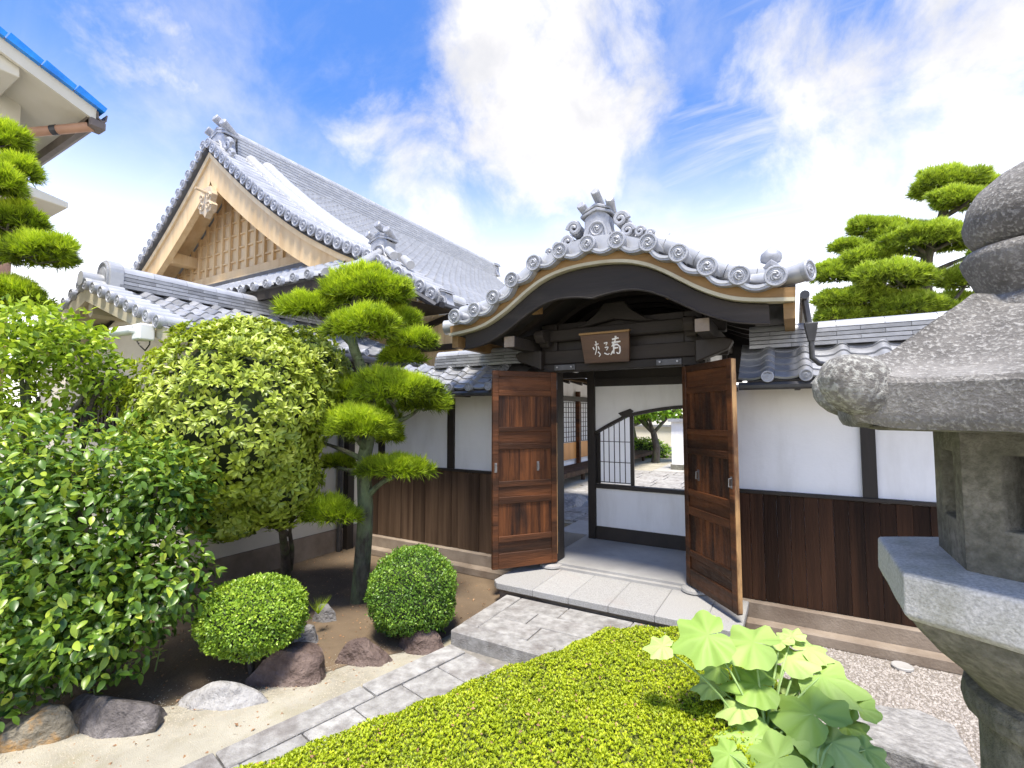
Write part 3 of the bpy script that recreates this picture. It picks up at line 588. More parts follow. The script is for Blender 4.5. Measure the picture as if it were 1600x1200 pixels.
# top ridge: cylinder course under the ornament, running back
obj('ridge_bed', MB().band([(u, 3.07 + .115 - .10 * (u / .42) ** 2 + .02) for u in np.linspace(-.42, .42, 15)], [(u, 3.03 - .10 * (u / .42) ** 2) for u in np.linspace(-.42, .42, 15)], G, YF - .0, YF + .34), 'roof_tile_light', gate, smooth=40)
obj('ridge', MB().box(GX - .13, GX + .13, YF + .36, 5.7, 3.08, 3.30).tube([(GX, YF + .36, 3.31), (GX, 5.7, 3.31)], .09, 12), 'roof_tile', gate, smooth=40)
def onigawara(parent, c, w, h, ax, dep_=.14, cyl=True, mat='roof_ornament', name='ridge_end_ornament'):
    # stepped crest tile: face lies along ax (unit, horizontal), front normal fr
    ax = unit(ax); fr = unit(np.cross(ax, UP)); c = np.asarray(c, float)
    P_ = lambda a, b, d: c + ax * a * w + UP * b * h + fr * d
    mb = MB()
    body = [(-.50, 0), (-.42, .12), (-.36, .30), (-.36, .46), (-.30, .50), (0, .62), (.30, .50), (.36, .46), (.36, .30), (.42, .12), (.50, 0)]
    mb.prism(body, P_, -dep_ / 2, dep_ / 2)
    for k, (b0, b1, ww) in enumerate(((.47, .53, .46), (.545, .60, .42))):
        mb.prism([(-ww, b0), (0, b0 + .11), (ww, b0), (ww, b0 + .055), (0, b0 + .175), (-ww, b0 + .055)], P_, -dep_ / 2 - .02, dep_ / 2 + .02)
    o = obj(name, mb, mat, parent, bevel=.006)
    m2 = MB()   # arch relief and swirl
    arch = [(.27 * math.cos(t), .10 + .27 * max(math.sin(t), 0) ** .8) for t in np.linspace(0, math.pi, 11)]
    m2.tube([P_(-.36, .02, dep_ / 2)] + [P_(a, b, dep_ / 2 + .006) for a, b in arch[::-1]] + [P_(.36, .02, dep_ / 2)], .035 * w, 6)
    for j in range(3):
        m2.tube([P_(.11 * t * math.cos(j * 2.09 + 3.4 * t), .24 + .11 * w / h * t * math.sin(j * 2.09 + 3.4 * t), dep_ / 2 + .006) for t in np.linspace(.25, 1, 8)], [.05 * w * (1.05 - t) for t in np.linspace(.25, .95, 8)], 6)
    m2.tube([P_(.17 * math.cos(t), .24 + .17 * w / h * math.sin(t), dep_ / 2 + .004) for t in np.linspace(0, 6.28, 17)], .022 * w, 6)
    for s in (-1, 1): m2.tube([P_(s * (.40 - .05 * math.cos(t) * (1 - t / 9)), .08 + .05 * math.sin(t), dep_ / 2 + .004) for t in np.linspace(0, 6, 10)], .02 * w, 5)
    obj('crest_relief', m2, mat, o, smooth=45)
    if cyl:
        for a, b, tilt in ((-.40, .66, -.5), (0, .86, 0), (.40, .66, .5)):
            p0 = P_(a * .8, b - .12, -dep_ * .6); p1 = P_(a * 1.05, b + .05, dep_ * .75)
            obj('crown_cylinder', MB().tube([p0, p1, p1 + (p1 - p0) * .04], [.115 * w, .125 * w, .10 * w], 14), mat, o, smooth=40)
    return o
onigawara(gate, (GX + .02, YF + .16, 3.185), .31, .47, (1, 0, 0))
for s in (-1, 1):   # cloud scrolls either side of the crest
    mb = MB()
    for (a, b, r0) in ((.21, .155, .062), (.27, .045, .055), (.37, .02, .042), (.45, -.015, .036)):
        mb.tube([(GX + .02 + s * (a + r0 * (1 - t / 11) * math.cos(t)), YF + .10 - .0015 * t, 3.185 + b + r0 * (1 - t / 11) * math.sin(t)) for t in np.linspace(0, 9.5, 22)], [r0 * .42 * (1 - .045 * t) for t in np.linspace(0, 9.5, 22)], 7)
        mb.tube([(GX + .02 + s * a, YF + .12, 3.185 + b), (GX + .02 + s * a, YF + .24, 3.185 + b)], r0 * .95, 10)
    mb.tube([(GX + .02 + s * .16, YF + .17, 3.17), (GX + .02 + s * .34, YF + .17, 3.165), (GX + .02 + s * .52, YF + .17, 3.085)], [.05, .045, .02], 8)
    obj('cloud_scroll', mb, 'roof_ornament', gate, smooth=50)
# corner pieces
p, d, nn = along(span - .02)
ce = obj('corner_roll', MB().tube([(GX + 1.20, YF + .16, 2.68), (GX + 1.36, YF + .10, 2.66), (GX + 1.55, YF + .0, 2.675)], [.06, .065, .07], 14), 'roof_tile_light', gate, smooth=40)
put('round_end_tile', disc_mesh(.076, .03), ce, frame((GX + 1.565, YF - .008, 2.676), unit((.46, .89, 0)), unit((-.89, .46, -.05)), UP))
obj('peach_finial', MB().lathe((GX + 1.33, YF + .22, 2.74), [(.05, 0), (.06, .02), (.035, .05), (.05, .07), (.075, .11), (.07, .15), (.035, .185), (.004, .205)], 14).tube([(GX + 1.28, YF + .17, 2.77), (GX + 1.33, YF + .13, 2.80), (GX + 1.40, YF + .17, 2.76)], [.018, .026, .015], 6), 'roof_ornament', gate, smooth=45)
obj('corner_roll', MB().tube([(GX - 1.40, YF + .16, 2.60), (GX - 1.62, YF + .10, 2.585)], [.07, .075], 12), 'roof_tile_light', gate, smooth=40)
# side gutter and downpipe at the right
gp_ = MB().tube([(GX + 1.53, YF + .03, 2.52), (GX + 1.53, 5.6, 2.52)], .030, 10)
obj('side_gutter', gp_, 'metal_dark', gate, smooth=40)
obj('rain_head', MB().lathe((GX + 1.56, YF + .10, 2.22), [(.03, -.02), (.034, 0), (.055, .08), (.06, .10), (.06, .11)], 4, R(45)).tube([(GX + 1.55, YF + .10, 2.32), (GX + 1.53, YF + .10, 2.50)], .022, 10), 'metal_dark', gate, bevel=.006)
obj('downpipe', MB().tube([(GX + 1.56, YF + .10, 2.22), (GX + 1.56, YF + .10, 2.09), (GX + 1.60, YF + .12, 2.05), (GX + 1.72, YF + .16, 2.03), (GX + 1.755, YF + .18, 1.99), (GX + 1.76, YF + .19, 1.93)], .018, 10), 'metal_dark', gate, smooth=40)
obj('side_fascia', MB().box(GX + 1.40, GX + 1.47, YF + .02, 5.6, 2.36, 2.47), 'eave_wood', gate)
obj('side_fascia', MB().box(GX - 1.47, GX - 1.40, YF + .02, 5.6, 2.36, 2.47), 'eave_wood', gate)
# doors
RAILS = [(0, .030), (.100, .130), (.290, .315), (.375, .405), (.565, .595), (.645, .680), (.840, .870), (.925, 1.0)]
def door(label, hinge, free, sunlit_free):
    h, f = np.array(hinge, float), np.array(free, float); d = unit(f - h); w = np.linalg.norm(f - h); nrm = np.array([d[1], -d[0], 0.0])
    if np.dot(nrm, CAM * (1, 1, 0) - (h + f) / 2) < 0: nrm = -nrm
    z0, z1 = .262, 2.118; H_ = z1 - z0
    def bx(a0, a1, b0, b1, t0, t1): 
        c = h + d * (a0 + a1) / 2 + nrm * (t0 + t1) / 2; return MB().obox((c[0], c[1], (b0 + b1) / 2), d * (a1 - a0) / 2, nrm * (t1 - t0) / 2, UP * (b1 - b0) / 2)
    D_ = obj('door', bx(.05, w - .05, z0 + .02, z1 - .02, -.009, .0), 'door_wood', gate); tag(D_, label)
    obj('stile', bx(0, .058, z0, z1, -.022, .022), 'door_rail', D_, bevel=.004)
    obj('stile', bx(w - .058, w, z0, z1, -.022, .022), 'door_rail', D_, bevel=.004)
    obj('edge_strip', bx(w - .001, w + .006, z0 + .01, z1 - .005, -.020, .017) if sunlit_free else bx(-.004, .003, z0 + .08, z1 - .5, .0, .024), 'sunlit_edge', D_, bevel=.003)  # strip coloured as a sunlit sliver along the door edge
    for k, (a, b) in enumerate(RAILS):
        obj('rail', bx(.0585, w - .0585, z1 - H_ * b, z1 - H_ * a, -.02, .019), 'door_rail', D_, bevel=.004)
        if k < len(RAILS) - 1:
            b0, b1 = z1 - H_ * RAILS[k + 1][0], z1 - H_ * b; tall = b1 - b0 > .2; n_ = 5 if tall else 1
            for j in range(n_):
                a0 = .0585 + (w - .117) * j / n_; a1 = .0585 + (w - .117) * (j + 1) / n_
                obj('panel_board', bx(a0 + .0008, a1 - .0008, b0 - .002, b1 + .002, .001, .006 + rng.uniform(0, .002)), 'door_wood' if tall else 'door_rail', D_)
    for a in (w * .18 if False else w * .30, w - .028):
        zc = 1.20; q = h + d * a
        hm = MB()
        t0 = .021 if a > w * .5 else .008
        c0 = q + nrm * t0; hm.obox((c0[0], c0[1], zc), d * .012, nrm * .002, UP * .045)
        ps = [q + nrm * (t0 + tt) + UP * zz for tt, zz in ((.002, zc + .03), (.022, zc + .028), (.024, zc - .03), (.002, zc - .032))]
        hm.tube(ps, .005, 6); obj('handle', hm, 'metal_grey', D_)
    for zz in (.45, 1.95):
        q = h + d * .02; obj('hinge', MB().tube([(q[0] - d[0] * .03, q[1] - d[1] * .03, zz), (q[0] - d[0] * .03, q[1] - d[1] * .03, zz + .09)], .012, 8), 'metal_dark', D_)
door('left door leaf of weathered reddish wood', (-2.055, 4.40, 0), (-2.468, 3.87, 0), False)
door('right door leaf of darker reddish wood with pale edge coloured as sunlit', (-.825, 4.42, 0), (-.378, 3.90, 0), True)
# name plaque hanging on the gate
pq = thing('name_plaque', (-1.50, 4.28, 2.18), 'small tilted wooden name plaque with white brush lettering above the doors', 'plaque')
pa, pu_ = np.array([1.0, 0, 0]), unit((0, -.22, 1)); pn_ = unit(np.cross(pa, pu_)); pc = np.array([-1.49, 4.285, 2.315])
def PQ(a, b, d): return pc + pa * a + pu_ * b + pn_ * d
obj('board', MB().prism([(-.215, -.135), (.215, -.135), (.235, .135), (-.235, .135)], PQ, -.015, .015), 'plaque_wood', pq, bevel=.004)
obj('top_moulding', MB().prism([(-.24, .136), (.24, .136), (.243, .155), (-.243, .155)], PQ, -.02, .03), 'eave_wood', pq, bevel=.003)
strokes = [[(.075, .075), (.135, .085)], [(.11, .105), (.10, .06), (.065, .01)], [(.07, .045), (.15, .052)], [(.085, .03), (.08, -.055)], [(.085, .025), (.135, .02), (.14, -.035), (.125, -.06), (.105, -.045)], [(.09, -.005), (.125, -.003)], [(.075, -.03), (.05, -.065)],
           [(-.005, .045), (.025, .05), (.01, .025)], [(.0, .005), (.03, .008), (.012, -.02)], [(-.01, -.045), (.02, -.06), (.038, -.05)],
           [(-.085, .07), (-.08, .045)], [(-.095, .035), (-.06, .045)], [(-.08, .03), (-.085, -.015), (-.10, -.055)], [(-.065, .02), (-.055, -.01)], [(-.07, -.03), (-.05, -.055), (-.065, -.075)],
           [(-.115, .015), (-.105, -.01)]]
for s_ in strokes:
    c = resamp([s_[0]] + s_[1:], 7) if len(s_) > 2 else np.array([s_[0], ((s_[0][0] + s_[1][0]) / 2, (s_[0][1] + s_[1][1]) / 2), s_[1]])
    big_ = 1.25 if s_[0][0] > .04 else .85
    obj('brush_stroke', MB().tube([PQ(a, b, .016) for a, b in c], [.0075 * big_ * (1 - .45 * i / len(c)) for i in range(len(c))], 6), 'ink_white', pq, smooth=50)

# ------------------------------------------------------------------ screen wall with curved window inside the gate
YS = 5.5
sc = thing('screen_wall', (-1.5, YS, .25), 'white plaster screen wall inside the gate with arched flower-shaped window', 'wall')
obj('post', MB().box(-2.135, -2.045, YS - .05, YS + .05, .25, 2.4), 'dark_wood', sc, bevel=.006)
def S_(u, z, y): return (u, y, z)
arcx = np.linspace(-2.04, -.55, 40); wtop = np.where(arcx < -1.70, 1.47 + (arcx + 2.04) * .62 - .25 * (arcx + 2.04) ** 2, 0.0)
wtop = np.where(arcx >= -1.70, 1.665 + .105 * np.sin(np.clip((arcx + 1.70) / .95, 0, 1.2) * math.pi * .62), wtop)
tp = list(zip(arcx, wtop))
obj('upper_plaster', MB().band([(x, 2.03) for x in arcx], [(x, z + .03) for x, z in tp], S_, YS - .02, YS + .02), 'plaster', sc)
obj('window_arch', MB().band([(x, z + .032) for x, z in tp], [(x, z - .006) for x, z in tp], S_, YS - .035, YS + .035), 'dark_wood', sc)
obj('window_cusp', MB().prism([(-1.76, 1.715), (-1.62, 1.765), (-1.58, 1.74), (-1.62, 1.695), (-1.70, 1.66)], S_, YS - .037, YS + .03), 'dark_wood', sc)
obj('top_rail', MB().box(-2.04, -.45, YS - .04, YS + .04, 2.032, 2.12), 'dark_wood', sc)
obj('upper_panel', MB().box(-2.04, -.45, YS - .02, YS + .02, 2.122, 2.40), 'dark_wood', sc)
obj('lower_plaster', MB().box(-2.04, -.45, YS - .02, YS + .02, .40, .838), 'plaster', sc)
obj('window_sill', MB().box(-2.04, -.45, YS - .05, YS + .05, .84, .885), 'dark_wood', sc, bevel=.004)
obj('base_board', MB().box(-2.04, -.45, YS - .035, YS + .03, .25, .398), 'dark_wood', sc)
sj = obj('paper_screen', MB().add([(x, YS + .06, z) for x, z in [(-2.03, .89), (-1.645, .89), (-1.645, 1.68), (-1.85, 1.57), (-2.03, 1.48)]], [(0, 1, 2, 3, 4)]), 'paper', sc)
for k, x in enumerate(np.linspace(-2.03, -1.645, 7)):
    z1 = np.interp(x, arcx, wtop); obj('lattice_bar', MB().box(x - .0035, x + .0035, YS + .042, YS + .055, .90, z1), 'dark_wood', sj)
for z in (.905, 1.14, 1.38): obj('lattice_bar', MB().box(-2.03, -1.645, YS + .0405, YS + .0565, z - .0035, z + .0035), 'dark_wood', sj)
obj('screen_stile', MB().box(-1.645, -1.605, YS + .038, YS + .062, .886, 1.72), 'dark_wood', sc)
obj('screen_stile', MB().box(-2.044, -2.01, YS + .038, YS + .059, .886, 1.5), 'dark_wood', sc)

# ------------------------------------------------------------------ inner hall side with veranda, seen through the left of the gate
vh = thing('veranda_hall', (-4.9, 11, .2), 'inner hall with paper lattice doors, amber panels and plank veranda, seen past the left door', 'building')
obj('wall', MB().box(-5.6, -5.0, 7.6, 17, .2, 3.0), 'plaster', vh)
for k in range(6):
    y0 = 8.0 + k * 1.3
    pn2 = obj('sliding_door', MB().box(-4.99, -4.97, y0, y0 + 1.28, .52, 2.02), 'paper', vh)
    obj('amber_panel', MB().box(-4.969, -4.955, y0 + .02, y0 + 1.26, .56, .98), 'amber_wood', pn2)
    for j in range(9): obj('lattice_bar', MB().box(-4.969, -4.957, y0 + .02 + j * .155 - .008, y0 + .02 + j * .155 + .008, 1.0, 2.02), 'dark_wood', pn2)
    for j in range(9): obj('lattice_bar', MB().box(-4.969, -4.959, y0, y0 + 1.28, 1.0 + j * .125 - .007, 1.0 + j * .125 + .007), 'dark_wood', pn2)
    obj('post', MB().box(-4.96, -4.86, y0 - .05, y0 + .05, .2, 2.3), 'door_rail', vh)
obj('head_beam', MB().box(-4.99, -4.84, 7.6, 17, 2.04, 2.16), 'dark_wood', vh)
for k in range(7): obj('veranda_plank', MB().box(-4.84 + k * .085, -4.758 + k * .085, 7.8, 17, .42, .455), 'plank_wood_old', vh)
obj('veranda_edge', MB().box(-4.243, -4.19, 7.8, 17, .35, .45), 'plank_wood_old', vh)
for k in range(7): obj('veranda_leg', MB().box(-4.32, -4.25, 8.0 + k * 1.3, 8.08 + k * 1.3, .19, .419), 'plank_wood_old', vh)
obj('eave_soffit', MB().add([(-5.0, 7.2, 2.75), (-3.7, 7.2, 2.35), (-3.7, 17, 2.35), (-5.0, 17, 2.75)], [(0, 1, 2, 3)]), 'eave_wood', vh)
for k in range(14): obj('rafter', MB().beam((-5.0, 7.3 + k * .65, 2.72), (-3.72, 7.3 + k * .65, 2.32), .06, .07), 'dark_wood', vh)
obj('roof', MB().add([(-5.6, 7.1, 3.05), (-3.6, 7.1, 2.42), (-3.6, 17, 2.42), (-5.6, 17, 3.05)], [(0, 1, 2, 3)]), 'roof_tile', vh)
obj('passage_soffit', MB().box(-4.4, -2.16, 5.66, 7.9, 2.42, 2.45), 'eave_wood', vh)
for k in range(6): obj('rafter', MB().box(-4.4 + k * .4, -4.34 + k * .4, 5.66, 7.9, 2.34, 2.418), 'dark_wood', vh)
obj('passage_beam', MB().box(-4.4, -2.16, 5.70, 5.80, 2.16, 2.338), 'dark_wood', vh)
obj('passage_roof', MB().box(-4.5, -2.10, 5.64, 7.95, 2.452, 2.56), 'roof_tile', vh)
lf_ = obj('tube_lamp', MB().tube([(-3.0, 6.1, 2.22), (-2.45, 6.1, 2.22)], .03, 10), 'white_plastic', vh, smooth=40); obj('lamp_holder', MB().box(-3.02, -2.43, 6.07, 6.13, 2.25, 2.335), 'white_plastic', lf_)
def rock(name, loc, size, rot, seed, mat, label, group=None, sub=4, flat=.35, amp=.22, cat='rock'):
    import bmesh
    bm = bmesh.new(); bmesh.ops.create_icosphere(bm, subdivisions=sub, radius=1.0)
    V = np.array([v.co[:] for v in bm.verts]); r_ = np.random.default_rng(seed)
    for i in range(15):      # facets cut by planes
        nrm = r_.normal(size=3); nrm[2] = abs(nrm[2]) * .7; nrm /= np.linalg.norm(nrm); lim = r_.uniform(.58, .9); ex = np.maximum(V @ nrm - lim, 0); V = V - np.outer(ex * .88, nrm)
    dd = V / np.linalg.norm(V, axis=1, keepdims=True); V = V * (1 + amp * .45 * bumpy(dd, seed, 2.2)[:, None] + .035 * bumpy(dd, seed + 1, 7)[:, None] + .014 * bumpy(dd, seed + 2, 17)[:, None])
    V[:, 2] = np.maximum(V[:, 2], -flat); V = V * size
    c, s = math.cos(rot), math.sin(rot); V = np.stack([V[:, 0] * c - V[:, 1] * s, V[:, 0] * s + V[:, 1] * c, V[:, 2] + size[2] * flat * .82], 1)
    for v, q in zip(bm.verts, V): v.co = q
    me = bpy.data.meshes.new(name); bm.to_mesh(me); bm.free(); me.materials.append(MATS[mat]); smooth_by_angle(me, 28)
    o = put(name, me); o.location = loc; return tag(o, label, cat, group)
rock('stepping_stone', (-3.25, 7.55, .2), (.22, .55, .12), 0.1, 61, 'rock_slab', 'flat stepping stone on the ground below the veranda edge', cat='stone')
tag(obj('wall_beyond', MB().box(-2.9, 1.5, 13.6, 13.8, .35, 1.5), 'plaster'), 'low white courtyard wall seen through the arched window', 'wall')
bpy.data.objects['wall_beyond'].name = 'courtyard_wall'; cw = bpy.data.objects['courtyard_wall']
obj('wall_foot', MB().box(-2.93, 1.5, 13.57, 13.83, .15, .349), 'lantern_mossy', cw); obj('wall_coping', MB().box(-2.97, 1.5, 13.5, 13.9, 1.501, 1.58), 'roof_tile', cw)
bw = tag(obj('far_wall', MB().box(-14, 8, 24, 24.3, 0, 1.1), 'cream_plaster'), 'pale far boundary wall at the back of the courtyard', 'wall')
obj('wall_coping', MB().box(-14, 8, 23.9, 24.4, 1.101, 1.2), 'roof_tile', bw)

# ------------------------------------------------------------------ outbuilding with cream walls at the left
ob = thing('outbuilding', (-6.25, 3.4, 0), 'cream plastered outbuilding with low grey tiled gable roof behind the shrubs', 'building')
OX, OZ, OE, OEZ = -6.25, 3.03, -4.55, 2.43
obj('wall', MB().box(-8.9, -5.0, 2.45, 4.9, .27, 2.46), 'cream_plaster', ob)
obj('foundation', MB().box(-7.52, -4.975, 2.43, 4.9, 0, .269), 'wall_base', ob)
obj('gable_wall', MB().prism([(-7.5, 2.461), (-5.0, 2.461), (-6.25, 2.93)], S_, 2.45, 2.6), 'cream_plaster', ob)
obj('corner_post', MB().box(-4.99, -4.90, 4.30, 4.40, -.01, 2.4), 'dark_wood', ob)
TILE_O = tile_mesh(.245, .29, hump=.042)
u = unit((OX - OE, 0, OZ - OEZ))
slope_tiles(ob, (OE, 2.06, OEZ + .01), (0, 1, 0), u, 13, 8, .245, .215, TILE_O, doff=.31)
obj('roof_bed', MB().add([(OE, 2.02, OEZ), (OE, 5.3, OEZ), (OX, 5.3, OZ), (OX, 2.02, OZ), (2 * OX - OE, 2.02, OEZ), (2 * OX - OE, 5.3, OEZ)], [(0, 1, 2, 3), (3, 2, 5, 4)]), 'roof_tile', ob)
for s in (1, -1):
    e = (OX + s * (OE - OX), OEZ)
    a_ = [(OX, OZ - .01), e]; b_ = [(OX, OZ - .17), (e[0], OEZ - .13)]
    obj('barge_board', MB().band(a_, b_, S_, 2.03, 2.075), 'cream_paint', ob, bevel=.004)
    obj('soffit', MB().band([(OX, OZ - .03), (e[0], OEZ - .03)], [(OX, OZ - .05), (e[0], OEZ - .05)], S_, 2.076, 2.45), 'cream_paint', ob)
    for k in range(9):
        t = (k + .4) / 9; p = (OX + s * (OE - OX) * t, 2.0, OZ + (OEZ - OZ) * t + .02)
        kt = put('verge_tile', ROLL, ob, Matrix.Translation(p) @ Matrix.Rotation(s * .33, 4, 'Y') @ Matrix.Scale(.95, 4))
        put('round_end_tile', DISC_L, kt, Matrix.Translation((p[0], p[1] - .005, p[2])) @ Matrix.Rotation(k, 4, 'Y') @ Matrix.Scale(.95, 4))
obj('purlin_end', MB().prism([(-.06, 0), (.06, 0), (.05, -.14), (0, -.17), (-.05, -.14)], lambda a, b, d: (OX + a, d, 2.87 + b), 2.08, 2.45), 'cream_paint', ob)
obj('gutter', MB().tube([(OE + .05, 2.1, OEZ - .06), (OE + .05, 5.2, OEZ - .06)], .045, 10), 'metal_dark', ob, smooth=40)
ridge_courses(ob, (OX, 2.26, 0), (OX, 5.3, 0), 3.04, 4, .042, .30, .34, .085)
obj('ridge_front_roll', MB().tube([(OX, 1.98, 3.09), (OX, 2.2, 3.09)], .075, 14), 'roof_tile_light', ob, smooth=40)
arch_ = [(-.15, 0)] + [(.15 * math.cos(t), .17 + .14 * math.sin(t)) for t in np.linspace(math.pi, 0, 13)] + [(.15, 0)]
ri = obj('ridge_end_ornament', MB().prism(arch_, lambda a, b, d: (OX + a, d, 3.02 + b), 2.17, 2.30), 'roof_tile_light', ob, bevel=.008)
obj('crest_relief', MB().tube([(OX + a * .78, 2.165, 3.02 + b * .9) for a, b in arch_], .014, 6).prism([(a * .55, b * .72 + .01) for a, b in arch_], lambda a, b, d: (OX + a, d, 3.02 + b), 2.155, 2.175), 'roof_ornament', ri)
for k in range(11):
    x = -7.35 + k * .095; obj('window_slat', MB().box(x, x + .045, 2.40, 2.449, 1.45, 2.10), 'dark_wood', ob)
obj('window_frame', MB().box(-7.40, -6.28, 2.425, 2.4495, 1.43, 2.12), 'black_plastic', ob)
lamp = obj('vent_hood', MB().lathe((-6.93, 2.40, 2.62), [(.085, 0), (.085, .03), (.075, .07), (.045, .105), (.004, .12)], 16).box(-7.0, -6.86, 2.40, 2.45, 2.60, 2.72), 'metal_dark', ob, smooth=40)
dp = obj('downpipe', MB().tube([(OE + .04, 4.25, OEZ - .1), (OE + .02, 4.25, OEZ - .25), (-4.93, 4.2, 1.95), (-4.93, 4.2, 0)], .03, 8), 'metal_dark', ob, smooth=40)
# security camera on the barge end
sc_ = thing('security_camera', (-4.93, 1.98, 2.40), 'white bullet security camera under the corner of the outbuilding eave', 'camera')
obj('mount_box', MB().box(-4.86, -4.72, 1.90, 2.02, 2.33, 2.47), 'white_plastic', sc_, bevel=.012, seg=2)
hd = unit((-.62, -.55, -.16)); c0 = np.array([-4.93, 1.90, 2.42])
obj('housing', MB().tube([c0 - hd * .05, c0 + hd * .12], .042, 16), 'white_plastic', sc_, smooth=40)
obj('lens', MB().tube([c0 + hd * .115, c0 + hd * .127], .037, 16), 'black_plastic', sc_, smooth=40)
obj('arm', MB().tube([(-4.80, 1.92, 2.40), (-4.86, 1.90, 2.41)], .022, 8), 'white_plastic', sc_)
obj('cable', MB().tube([(-4.93, 1.95, 2.38), (-4.88, 1.97, 2.30), (-4.82, 1.99, 2.25), (-4.77, 2.0, 2.30), (-4.77, 2.0, 2.34)], .006, 5), 'black_plastic', sc_)

# ------------------------------------------------------------------ main hall
mh = thing('main_hall', (-12.6, 11, 0), 'large temple hall with pale timber gable and sweeping grey tiled roof', 'building')
HX = -12.6
pts_r = [(-12.6, 8.55), (-11.7, 7.78), (-10.7, 6.98), (-9.7, 6.25), (-8.7, 5.60), (-7.7, 5.06), (-6.9, 4.68), (-6.1, 4.22), (-5.1, 3.62)]
prof = resamp(pts_r, 60); profL = np.stack([2 * HX - prof[:, 0], prof[:, 1]], 1)
cut = prof[:, 0] < -7.0; pb = prof[cut]; pbL = profL[cut]
def offd(c, d): q = off(c, 0); t = np.gradient(c, axis=0); t /= np.linalg.norm(t, axis=1, keepdims=True); return c + np.stack([-t[:, 1], t[:, 0]], 1) * d
def wavy(name, parent, curve_, axis0, alen, w, e, mat, direction, hump=.05, lift=.03):
    c = np.array(curve_); Ls = np.concatenate([[0], np.cumsum(np.linalg.norm(np.diff(c, axis=0), axis=1))]); tot = Ls[-1]; nr = int(tot / e); nc = int(alen / w); ns = 6
    tt = np.linspace(0, nc, nc * ns + 1); wave = hump * np.maximum(np.sin(2 * math.pi * tt), -.25) ; V = []
    for i in range(nr):
        for (s, lf) in ((i * e, lift), ((i + 1) * e, 0.0)):
            p = np.array([np.interp(s, Ls, c[:, k]) for k in range(c.shape[1])]); q = np.array([np.interp(min(s + .1, tot), Ls, c[:, k]) for k in range(c.shape[1])]) - np.array([np.interp(max(s - .1, 0), Ls, c[:, k]) for k in range(c.shape[1])])
            nrm = unit(np.cross(direction, q)); nrm = nrm if nrm[2] > 0 else -nrm
            V.append(p[None] + np.outer(tt * w, direction) + np.outer(wave + lf + rng.normal(0, .0015, len(tt)), nrm))
    m = len(tt); V = np.array(V).reshape(-1, 3); k = np.arange(m - 1); Fs = []
    for i in range(2 * nr - 1): Fs.append(np.stack([i * m + k, i * m + k + 1, (i + 1) * m + k + 1, (i + 1) * m + k], 1))
    me = fastmesh(name, V, np.concatenate(Fs), mat); o = put(name, me, parent); o['kind'] = 'stuff'; return o
rc = np.array([(x, 0, z) for x, z in prof[::-1]]) + np.array([0, 7.75, 0])
wavy('roof_tiles', mh, rc, 0, 12.0, .30, .27, 'roof_tile_light', np.array([0, 1.0, 0]))
obj('roof_bed', MB().band(offd(prof, -.02), offd(prof, -.14), S_, 6.35, 19.7), 'roof_under', mh)
obj('roof_slope', MB().band(offd(profL, -.0), offd(profL, -.14), S_, 6.35, 19.7), 'roof_tile', mh)
# verge: short rolls laid across the edge
VR = MB().band([(math.cos(t) * .125, math.sin(t) * .11) for t in np.linspace(-.2, math.pi + .2, 11)], [(math.cos(t) * .10, math.sin(t) * .08) for t in np.linspace(-.2, math.pi + .2, 11)], lambda x, z, y: (x, y, z), 0, .85).mesh('verge_roll', 'roof_tile_light'); smooth_by_angle(VR, 40)
VD = disc_mesh(.125, .05, True)
Lv = np.concatenate([[0], np.cumsum(np.linalg.norm(np.diff(prof, axis=0), axis=1))])
for side, pr_ in ((1, prof), (-1, profL)):
    for k in range(int(Lv[-1] / .30)):
        if side < 0 and k > 22: break
        s = .12 + k * .30; x = np.interp(s, Lv, pr_[:, 0]); z = np.interp(s, Lv, pr_[:, 1]); x2 = np.interp(s + .05, Lv, pr_[:, 0]); z2 = np.interp(s + .05, Lv, pr_[:, 1])
        d = unit((x2 - x, 0, z2 - z)) * side; nn = np.array([-d[2], 0, d[0]]); mw = frame((x + nn[0] * .03, 6.30, z + nn[2] * .03), d, (0, 1, 0), nn)
        vr = put('verge_tile', VR, mh, mw); put('round_end_tile', VD, vr, mw @ Matrix.Translation((0, -.02, 0)))
obj('verge_bed', MB().band(offd(prof, .05), offd(prof, -.05), S_, 6.33, 7.2), 'roof_tile', mh)
# barge boards and timber gable
for pr_, nm in ((pb, 'barge_board'), (pbL, 'barge_board')):
    sg = -1 if pr_ is pb else 1
    n_ = len(pr_); dth = np.linspace(.62, .50, n_)
    t_ = np.gradient(pr_, axis=0); t_ /= np.linalg.norm(t_, axis=1, keepdims=True); nn = np.stack([-t_[:, 1], t_[:, 0]], 1); nn *= np.sign(nn[:, 1:2]); nn[0] = (0, 1.32)
    def own(q_):
        q_ = q_.copy(); q_[:, 0] = np.maximum(q_[:, 0], HX + .002) if pr_ is pb else np.minimum(q_[:, 0], HX - .002); return q_
    b_ = obj(nm, MB().band(own(pr_ - nn * .16), own(pr_ - nn * (.16 + dth)[:, None]), S_, 6.45, 6.60), 'new_wood', mh)
    obj('barge_moulding', MB().band(own(pr_ - nn * .14), own(pr_ - nn * .26), S_, 6.40, 6.449), 'new_board', b_)
    obj('verge_soffit', MB().band(own(pr_ - nn * .145), own(pr_ - nn * .159), S_, 6.602, 7.25), 'new_wood', mh)
    for dd_ in (.9, 2.3, 3.6): pass
for dx, dz in ((0, 7.55), (-2.2, 6.05), (2.2, 6.05), (-3.5, 5.35), (3.5, 5.35)): obj('purlin', MB().box(HX + dx - .16, HX + dx + .16, 6.60, 7.3, dz - .18, dz + .12), 'new_wood', mh, bevel=.01)
nn_ = np.gradient(pb, axis=0); gz = lambda x: np.interp(abs(x - HX), np.abs(prof[:, 0] - HX), prof[:, 1]) - .30
GB = 5.36
